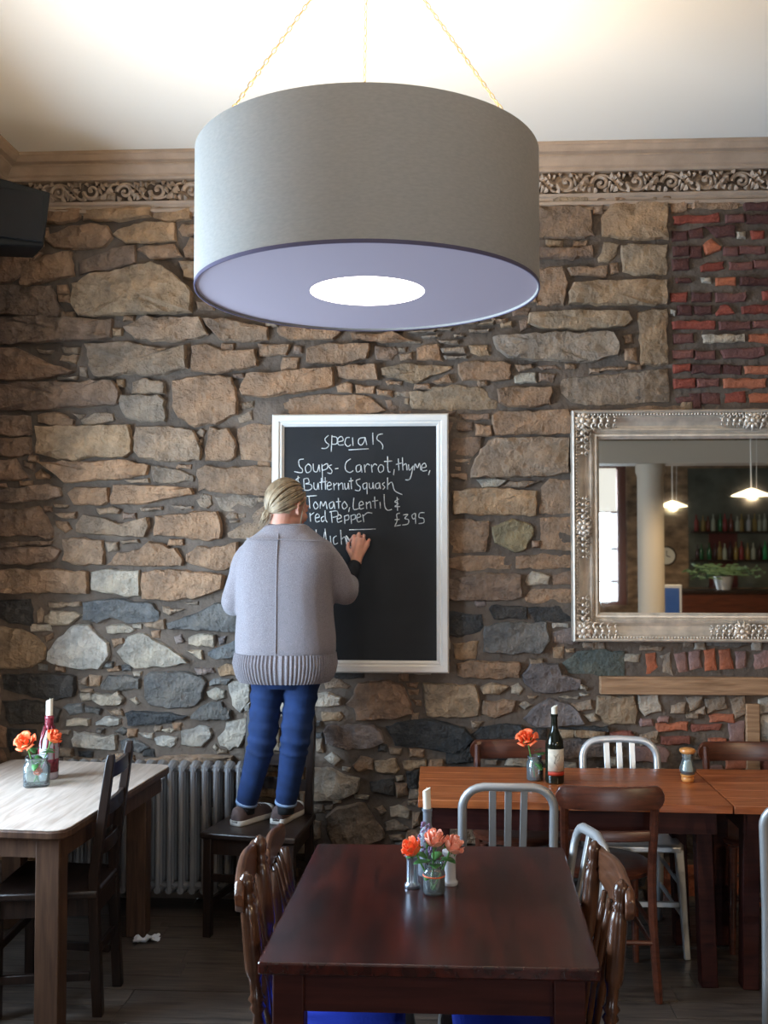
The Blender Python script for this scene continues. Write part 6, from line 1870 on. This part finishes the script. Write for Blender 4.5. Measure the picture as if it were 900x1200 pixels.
# ---------------------------------------------------------------- the woman on the chair
SK = mat('skin', (.62, .30, .21), .5, bump=.0006, bscale=120, vary=.08, vscale=25)
SK.node_tree.nodes['Principled BSDF'].inputs['Subsurface Weight'].default_value = .15
SK.node_tree.nodes['Principled BSDF'].inputs['Subsurface Radius'].default_value = (.02, .008, .004)
def knit():
    m, t, b = nt('grey_knit'); N, L = t.nodes, t.links
    tc = N.new('ShaderNodeTexCoord'); n = N.new('ShaderNodeTexNoise'); n.inputs['Scale'].default_value = 520; n.inputs['Detail'].default_value = 3
    L.new(tc.outputs['Object'], n.inputs['Vector'])
    r = N.new('ShaderNodeValToRGB'); r.color_ramp.elements[0].position = .38; r.color_ramp.elements[1].position = .64
    r.color_ramp.elements[0].color = (.165, .142, .150, 1); r.color_ramp.elements[1].color = (.325, .29, .30, 1)
    L.new(n.outputs[0], r.inputs[0]); L.new(r.outputs[0], b.inputs['Base Color'])
    b.inputs['Roughness'].default_value = .95; b.inputs['Specular IOR Level'].default_value = .1; b.inputs['Sheen Weight'].default_value = .25
    bp = N.new('ShaderNodeBump'); bp.inputs['Distance'].default_value = .0015; L.new(n.outputs[0], bp.inputs['Height']); L.new(bp.outputs[0], b.inputs['Normal'])
    return m
KN = knit()
DEN = mat('blue_denim', (.006, .023, .085), .9, bump=.0008, bscale=260, vary=.30, vscale=14)
UND = mat('black_undersleeve', (.010, .010, .012), .85)
NB = Vector((-0.689, 4.430, 1.714))
def V(t): return Vector(t)
hands = dict(wr=V((-0.363, 4.655, 1.604)), el=V((-0.404, 4.500, 1.483)), sh=V((-0.502, 4.440, 1.653)))
HC0 = V((-0.650, 4.450, 1.855))
Rm = Matrix.Rotation(radians(-40), 3, 'Z') @ Matrix.Rotation(radians(-9), 3, 'X')
def hl(x, y, z): return HC0 + Rm @ Vector((x, y, z))
def ell(mb, c, r, rot=None, n=20, m=14):
    tmp = MB().sphere((0, 0, 0), r, n, m); q = rot or Matrix.Identity(3)
    mb.add([tuple(q @ Vector(p) + Vector(c)) for p in tmp.v], tmp.f)
org = Vector((HC0.x, HC0.y, .45))
body = MB(); body.M = Matrix.Translation(-org)
# head and face
ell(body, hl(0, -.012, .022), (.074, .094, .092), Rm)
ell(body, hl(0, .022, -.028), (.061, .066, .088), Rm)
ell(body, hl(0, .058, -.088), (.027, .024, .024), Rm)
ell(body, hl(.040, .008, -.062), (.022, .045, .035), Rm); ell(body, hl(-.040, .008, -.062), (.022, .045, .035), Rm)
body.tube([hl(0, .080, .012), hl(0, .096, -.018), hl(0, .104, -.036), hl(0, .090, -.044)], [.008, .010, .013, .009], 10)
for s in (-1, 1):
    ell(body, hl(s*.030, .078, .003), (.013, .010, .010), Rm); ell(body, hl(s*.030, .079, .020), (.022, .010, .007), Rm)
    ell(body, hl(s*.038, .062, -.030), (.020, .018, .020), Rm)
    body.tube([hl(s*.071, .004, .018), hl(s*.079, -.010, .022), hl(s*.083, -.018, .008), hl(s*.080, -.014, -.014), hl(s*.072, -.002, -.030), hl(s*.068, .006, -.030)], [.006, .0065, .006, .006, .007, .006], 8)
    ell(body, hl(s*.071, -.004, -.004), (.007, .012, .020), Rm)
ell(body, hl(0, .086, -.062), (.022, .009, .0065), Rm); ell(body, hl(0, .085, -.072), (.018, .009, .007), Rm)
# neck, trunk
body.tube([hl(0, -.022, -.03), hl(0, -.03, -.08), NB+Vector((0, -.01, .0)), NB+Vector((0, 0, -.06))], [.056, .052, .058, .075], 20)
hip = V((-0.660, 4.430, 1.107)); chest = V((-0.662, 4.430, 1.562))
body.tube([NB+Vector((0, 0, -.03)), chest+Vector((0, 0, .05)), chest, chest.lerp(hip, .5), hip+Vector((0, 0, .04)), hip+Vector((0, 0, -.04))], [.07, .12, .14, .11, .118, .10], 24, flat=.68, up=(1, 0, 0))
# arms
LSH = V((-0.815, 4.430, 1.638)); LEL = V((-0.897, 4.460, 1.430)); LWR = V((-0.859, 4.630, 1.445))
body.tube([NB+Vector((0, 0, -.05)), hands['sh'], hands['sh'].lerp(hands['el'], .5), hands['el'], hands['el'].lerp(hands['wr'], .45), hands['wr']], [.05, .050, .043, .036, .034, .023], 16)
body.tube([NB+Vector((0, 0, -.05)), LSH, LSH.lerp(LEL, .5), LEL, LEL.lerp(LWR, .5), LWR], [.05, .050, .043, .036, .034, .023], 16)
# legs
LH = V((-0.736, 4.430, 1.077)); LK = V((-0.760, 4.420, 0.823)); LA = V((-0.835, 4.460, 0.538)); LHE = V((-0.871, 4.414, 0.475)); LTO = V((-0.756, 4.610, 0.470))
RH = V((-0.584, 4.430, 1.078)); RK = V((-0.611, 4.410, 0.826)); RA = V((-0.657, 4.450, 0.543)); RHE = V((-0.695, 4.450, 0.475)); RTO = V((-0.625, 4.693, 0.470))
for (a, b, c, he, to) in ((LH, LK, LA, LHE, LTO), (RH, RK, RA, RHE, RTO)):
    body.tube([a+Vector((0, 0, .06)), a, a.lerp(b, .5), b, b.lerp(c, .35), b.lerp(c, .7), c, c+Vector((0, 0, -.05))], [.066, .068, .058, .046, .044, .036, .028, .028], 16)
    body.tube([he.lerp(to, .12)+Vector((0, 0, .02)), he.lerp(to, .5)+Vector((0, 0, .015)), he.lerp(to, .88)+Vector((0, 0, .004))], [.028, .030, .018], 12)
# right hand closed round the chalk, back of the hand to the room
wr = hands['wr']
kn = [V((-0.377, 4.690, 1.700)), V((-0.354, 4.694, 1.720)), V((-0.329, 4.692, 1.716)), V((-0.309, 4.685, 1.695))]
pip = [V((-0.376, 4.716, 1.732)), V((-0.351, 4.718, 1.744)), V((-0.327, 4.714, 1.736)), V((-0.302, 4.706, 1.716))]
tip = [V((-0.397, 4.732, 1.708)), V((-0.381, 4.732, 1.692)), V((-0.356, 4.726, 1.675)), V((-0.331, 4.716, 1.663))]
for i in range(4):
    body.tube([wr, wr.lerp(kn[i], .5), kn[i]], [.020, .0145, .0125], 12)
    r = (.0092, .0095, .0090, .0080)[i]
    body.tube([kn[i], kn[i].lerp(pip[i], .5), pip[i], pip[i].lerp(tip[i], .5)+Vector((0, .004, 0)), tip[i]], [r*1.15, r, r*1.08, r*.92, r*.72], 12)
body.tube([wr, kn[1].lerp(kn[2], .5)], [.027, .025], 14, flat=1)
tb = V((-0.384, 4.675, 1.647))
body.tube([wr, tb, V((-0.403, 4.703, 1.671)), V((-0.405, 4.731, 1.700))], [.016, .0145, .0108, .0082], 12)
# left hand, half closed in front of her
lk = LWR+Vector((.055, .015, .02))
body.tube([LWR, lk], [.022, .028], 12)
for i in range(4):
    k = lk+Vector((.012, .004, .024-.017*i)); body.tube([lk, k, k+Vector((.028, .012, 0)), k+Vector((.030, -.012, -.006)), k+Vector((.012, -.022, -.006))], [.016, .0098, .0088, .0082, .0070], 10)
body.tube([LWR+Vector((.015, -.01, .01)), lk+Vector((-.008, -.024, .024)), lk+Vector((.022, -.034, .030))], [.013, .0108, .0082], 10)
person = body.build('person', SK, None, smooth=2)
person.location = org
m = person.modifiers.new('skin', 'REMESH'); m.mode = 'VOXEL'; m.voxel_size = .0036; m.use_smooth_shade = True
m = person.modifiers.new('soften', 'SMOOTH'); m.factor = .6; m.iterations = 5
tag(person, 'woman in a grey jumper and blue jeans standing on a chair, writing on the chalkboard', 'person')
pm = Matrix.Translation(-org)
def part(mb, name, m_, vox=None, smooth=2, it=6, **k):
    o = mb.build(name, m_, person, smooth=smooth, **k)
    if vox:
        q = o.modifiers.new('fuse', 'REMESH'); q.mode = 'VOXEL'; q.voxel_size = vox; q.use_smooth_shade = True
        q = o.modifiers.new('soften', 'SMOOTH'); q.factor = .6; q.iterations = it
    return o
def PM(): q = MB(); q.M = pm; return q
# jumper: outline left/right edge pairs down the back, with depth
rows = [((-0.751, 4.430, 1.771), (-0.559, 4.430, 1.771), .060), ((-0.800, 4.430, 1.733), (-0.501, 4.430, 1.725), .082), ((-0.839, 4.430, 1.710), (-0.456, 4.430, 1.698), .100), ((-0.865, 4.430, 1.664), (-0.433, 4.430, 1.653), .118),
        ((-0.880, 4.430, 1.599), (-0.436, 4.430, 1.592), .130), ((-0.880, 4.430, 1.493), (-0.448, 4.430, 1.494), .136), ((-0.875, 4.430, 1.379), (-0.444, 4.430, 1.380), .138),
        ((-0.879, 4.430, 1.284), (-0.436, 4.430, 1.286), .142), ((-0.878, 4.430, 1.220), (-0.436, 4.430, 1.222), .144)]
def tring(l, r, b, n=72, k=0, rib=0, lump=True):
    cx = (l[0]+r[0])/2; a = abs(r[0]-l[0])/2; z = (l[2]+r[2])/2; out = []
    for i in range(n):
        t = 2*pi*i/n; x = a*sgn(cos(t))*abs(cos(t))**.85; y_ = b*sgn(sin(t))*abs(sin(t))**.8
        f = 1
        if lump: f += .035*noise.noise(Vector((cos(t)*1.6, sin(t)*1.6, z*2.2)))+.012*noise.noise(Vector((cos(t)*6, sin(t)*6, z*5)))
        if rib: f += rib*(1 if i % 4 < 2 else -1)
        out.append((cx+x*f, 4.43+k+y_*f, z+(r[2]-l[2])*(x/a)*.5))
    return out
jm = PM(); jm.rings([tring(*q) for q in rows] + [tring((-0.871, 4.430, 1.197), (-0.443, 4.430, 1.199), .138)])
E_, W_, S_ = hands['el'], hands['wr'], hands['sh']
jm.tube(crom([S_+Vector((-.07, 0, .0)), S_+Vector((-.01, 0, -.012)), S_.lerp(E_, .5)+Vector((.006, -.01, 0)), E_+Vector((-.004, -.012, -.004)), E_.lerp(W_, .22)+Vector((0, 0, -.006)), E_.lerp(W_, .40)], 4),
        [.085, .084, .083, .08, .078, .075, .072, .07, .068, .067, .066, .065, .064, .063, .062, .060, .056, .055, .052, .048, .046], 24)
jm.tube(crom([LSH+Vector((.07, 0, .0)), LSH+Vector((-.0, 0, -.012)), LSH.lerp(LEL, .5)+Vector((-.004, 0, 0)), LEL+Vector((0, -.008, 0)), LEL.lerp(LWR, .4)+Vector((-.004, 0, -.004)), LEL.lerp(LWR, .8)], 4),
        [.085, .084, .082, .078, .074, .072, .070, .066, .062, .060, .058, .057, .056, .055, .052, .050, .047, .045, .043, .040, .038], 24)
part(jm, 'jumper', KN, .0065, it=7)
# ribbed hem, neckband, centre-back seam
hm = PM(); R4 = []
for (l, r, b) in (((-0.877, 4.430, 1.212), (-0.438, 4.430, 1.211), .1445), ((-0.886, 4.430, 1.167), (-0.432, 4.430, 1.165), .150), ((-0.878, 4.430, 1.133), (-0.439, 4.430, 1.128), .148), ((-0.868, 4.430, 1.102), (-0.449, 4.430, 1.101), .143), ((-0.855, 4.430, 1.084), (-0.462, 4.430, 1.086), .135)):
    R4.append(tring(l, r, b, 336, 0, .018, True))
for (l, r, b) in (((-0.828, 4.430, 1.095), (-0.485, 4.430, 1.094), .120), ((-0.851, 4.430, 1.152), (-0.462, 4.430, 1.154), .130)): R4.append(tring(l, r, b, 336, 0, 0, True))
hm.rings(R4, cap=False); part(hm, 'ribbed_hem', KN, smooth=True)
nb_ = PM(); q = [tring(l, r, b, 72, -.004, 0, False) for l, r, b in (((-0.812, 4.430, 1.706), (-0.498, 4.430, 1.698), .090), ((-0.781, 4.430, 1.737), (-0.528, 4.430, 1.729), .078), ((-0.754, 4.430, 1.771), (-0.555, 4.430, 1.771), .068), ((-0.735, 4.430, 1.782), (-0.574, 4.430, 1.782), .060), ((-0.724, 4.430, 1.767), (-0.586, 4.430, 1.767), .052))]
nb_.rings(q, cap=False); part(nb_, 'neckband', KN)
def backy(z, x0_):                                     # back surface depth of the torso rings at a height
    for (l, r, b), (l2, r2, b2) in zip(rows, rows[1:]):
        if l[2] >= z >= l2[2]:
            t = (l[2]-z)/(l[2]-l2[2]); return 4.43-(b+(b2-b)*t)
    return 4.43-rows[-1][2]
sm = PM(); P_ = []
for i in range(25):
    z = rows[0][0][2]-.004+(rows[-1][0][2]-rows[0][0][2]+.004)*i/24; x = (-0.679, 4.300, 1.462)[0]
    l, r, b = rows[min(8, int(i/3))]
    t = -pi/2; f = 1+.035*noise.noise(Vector((-.0, -1.6, z*2.2)))+.012*noise.noise(Vector((0, -6, z*5)))
    P_.append((x, 4.43-(4.43-backy(z, x))*f-.0005, z))
sm.tube(P_, .0030, 6); part(sm, 'centre_seam', KN)
ns = PM(); l, r, b = (-0.846, 4.430, 1.706), (-0.448, 4.430, 1.695), .106; q = tring(l, r, b, 72, -.0, 0, True)
ns.tube([Vector(p)+Vector((0, -.004, .012)) for p in q[42:67]], .0026, 6); part(ns, 'yoke_seam', KN)
us = PM(); us.tube([E_.lerp(W_, .30), E_.lerp(W_, .6), E_.lerp(W_, .93)], [.042, .037, .031], 20); part(us, 'undersleeve', UND)
# jeans
jn = PM()
def jleg(a, b, c, w):
    P_ = [a+Vector((0, 0, .08)), a, a.lerp(b, .5), b, b.lerp(c, .3), b.lerp(c, .65), c+Vector((0, 0, .005))]
    pts = crom(P_, 6); n = len(pts); rr = []
    for i in range(n):
        t = i/(n-1); base = w[0]*(1-t)**1+w[1]*t if False else (w[0]+(w[1]-w[0])*min(1, t/.5) if t < .5 else w[1]+(w[2]-w[1])*(t-.5)/.5)
        fold = .0050*sin(i*2.1+w[0]*90)*(1 if .15 < t < .6 else .2)+.003*noise.noise(Vector((i*.8, w[0]*9, 0)))
        rr.append(base+fold)
    jn.tube(pts, rr, 24)
jleg(LH+Vector((0, 0, 0)), LK, LA, (.080, .063, .048)); jleg(RH, RK, RA, (.084, .065, .048))
jn.tube([hip+Vector((0, 0, .10)), hip, hip+Vector((0, 0, -.05))], [.155, .155, .12], 24, flat=.72, up=(1, 0, 0))
part(jn, 'jeans', DEN, .005, it=3)
cf = mat('pale_turn_up', (.20, .28, .42), .9)
for s_, (k_, a_) in enumerate(((LK, LA), (RK, RA))):
    q = PM(); d = (a_-k_).normalized(); e = a_+Vector((0, 0, .003))
    q.tube([e-d*.006, e+d*.006], [.0495, .050], 24); part(q, 'jean_cuff', cf)
    q = PM(); q.tube([e, a_+Vector((0, 0, -.045))], [.040, .036], 16); part(q, 'sock', UND)
# canvas shoes
SH = mat('taupe_canvas', (.11, .075, .07), .85, bump=.0006, bscale=300); SO = mat('off_white_rubber', (.60, .56, .50), .6); LC_ = mat('pale_laces', (.6, .58, .55), .8)
for he, to, an in ((LHE, LTO, LA), (RHE, RTO, RA)):
    d = Vector((to.x-he.x, to.y-he.y, 0)).normalized(); sd = Vector((d.y, -d.x, 0)); L = .255; h0 = Vector((he.x, he.y, .4505)) - d*.012
    def foot(t, w, z): return h0+d*(L*t)+sd*w+Vector((0, 0, z))
    prof_ = [(0, .018, .058), (.03, .030, .060), (.12, .036, .062), (.25, .037, .064), (.4, .037, .060), (.55, .043, .052), (.7, .048, .042), (.83, .045, .034), (.93, .034, .028), (.99, .014, .020)]
    so = PM(); A = []
    for t, w, h in prof_: A.append([foot(t, s*(w+.004)*k, z) for s, k, z in ((-1, .96, 0), (1, .96, 0), (1, 1.0, .006), (1, 1, .022), (1, .96, .024), (-1, .96, .024), (-1, 1, .022), (-1, 1, .006))])
    so.rings(A); part(so, 'shoe_sole', SO)
    up = PM(); A = []
    for t, w, h in prof_:
        ring = []
        for k in range(14):
            a = pi*k/13; ring.append(foot(t, w*cos(a)*(1-.18*sin(a)), .022+h*.98*max(0, sin(a))**.75))
        ring += [foot(t, -w*.9, .014), foot(t, w*.9, .014)]
        A.append(ring)
    up.rings(A); part(up, 'shoe_upper', SH)
    tc_ = PM(); A = []
    for t, w, h in ((.80, .0475, .038), (.87, .044, .034), (.94, .034, .029), (1.0, .016, .022)):
        A.append([foot(t, (w+.0015)*cos(pi*k/11), .020+(h+.001)*max(0, sin(pi*k/11))**.75) for k in range(12)])
    tc_.rings(A); part(tc_, 'toe_cap', SO)
    lc = PM()
    for i in range(5):
        t = .36+.075*i; w, h = .022, .022+(.063-.024*(t-.3)/.4)+.002
        lc.tube([foot(t, -w, h-.008), foot(t+.02, 0, h), foot(t, w, h-.008)], .0028, 5)
    part(lc, 'laces', LC_)
# hair
HR = wood('ash_blond_hair', (.15, .10, .055), (.42, .31, .19), .45, 2, 10, .0006, 3)
hr = PM(); ea, eb, ec = .079, .100, .099; ec0 = (0, -.014, .024)
nap = Vector((-.22, -.80, -.60)).normalized(); Rh = random.Random(12)
def es(u, k=1.0): return hl(u.x*ea*k+ec0[0], u.y*eb*k+ec0[1], u.z*ec*k+ec0[2])
cap = MB().sphere((0, 0, 0), 1, 36, 24); keep = {}
ids = []; vs = []
for i, p in enumerate(cap.v):
    p = Vector(p)
    ok = p.y < .30 - .0*p.z or p.z > .62
    if p.z < -.70 + (.25 if p.y > -.2 else 0): ok = False
    if p.y > -.05 and p.z < -.05: ok = False
    ids.append(ok); vs.append(tuple(es(p.normalized())))
hr.add(vs, [f for f in cap.f if all(ids[i] for i in f)])
for k in range(230):
    az = Rh.uniform(-125, 125); el = Rh.uniform(18, 85) if abs(az) < 70 else Rh.uniform(-8, 85)
    if abs(az) < 45: el = Rh.uniform(52, 85)
    s = Vector((sin(radians(az))*cos(radians(el)), cos(radians(az))*cos(radians(el)), sin(radians(el)))); P_ = []; lift = Rh.uniform(1.01, 1.07)
    ang = s.angle(nap); wig = Rh.uniform(-.05, .05)
    for i in range(9):
        t = i/8; v = (s*sin((1-t)*ang)+nap*sin(t*ang))/sin(ang)
        v = v + Vector((wig*sin(t*pi), 0, -.05*sin(t*pi)*(1 if abs(az) > 60 else 0)))
        P_.append(es(v.normalized(), lift+.02*sin(t*pi)))
    hr.tube(P_, [.0018, .0036, .0042, .0044, .0044, .0042, .004, .0034, .003], 5, flat=.6)
nw = es(nap, 1.05)
part(hr, 'hair', HR)
pt = PM()
for k in range(26):
    a = Rh.uniform(0, 2*pi); o_ = Vector((cos(a)*.008, 0, sin(a)*.008)); e_ = nw+Vector((-.028+Rh.uniform(-.016, .012), -.010+Rh.uniform(-.008, .008), -.052+Rh.uniform(-.02, .015)))
    pt.tube([es(nap, .95)+o_, nw+o_+Vector((-.008, -.004, 0)), nw.lerp(e_, .55)+o_*1.3+Vector((0, 0, .008)), e_], [.004, .004, .0035, .001], 5)
pt.build('ponytail', HR, person, smooth=2)
ws = PM()
for (x, z) in ((.078, .0), (.080, .012), (.075, -.008)):
    ws.tube(crom([hl(x*.95, .03, .05), hl(x+.006, .012, z), hl(x+.010, .006, z-.05), hl(x+.002, .016+Rh.uniform(-.01, .01), z-.095)], 4), .0013, 4)
ws.build('loose_strands', HR, person, smooth=2)
he_ = MB(); he_.M = pm; he_.tube([V((-0.399, 4.728, 1.712)), V((-0.416, 4.739, 1.732))], .0045, 8)
ch = he_.build('chalk_stick', M['chalk'], None, smooth=True); ch.location = org
tag(ch, 'short white chalk stick held in the woman\'s right hand against the board', 'chalk')
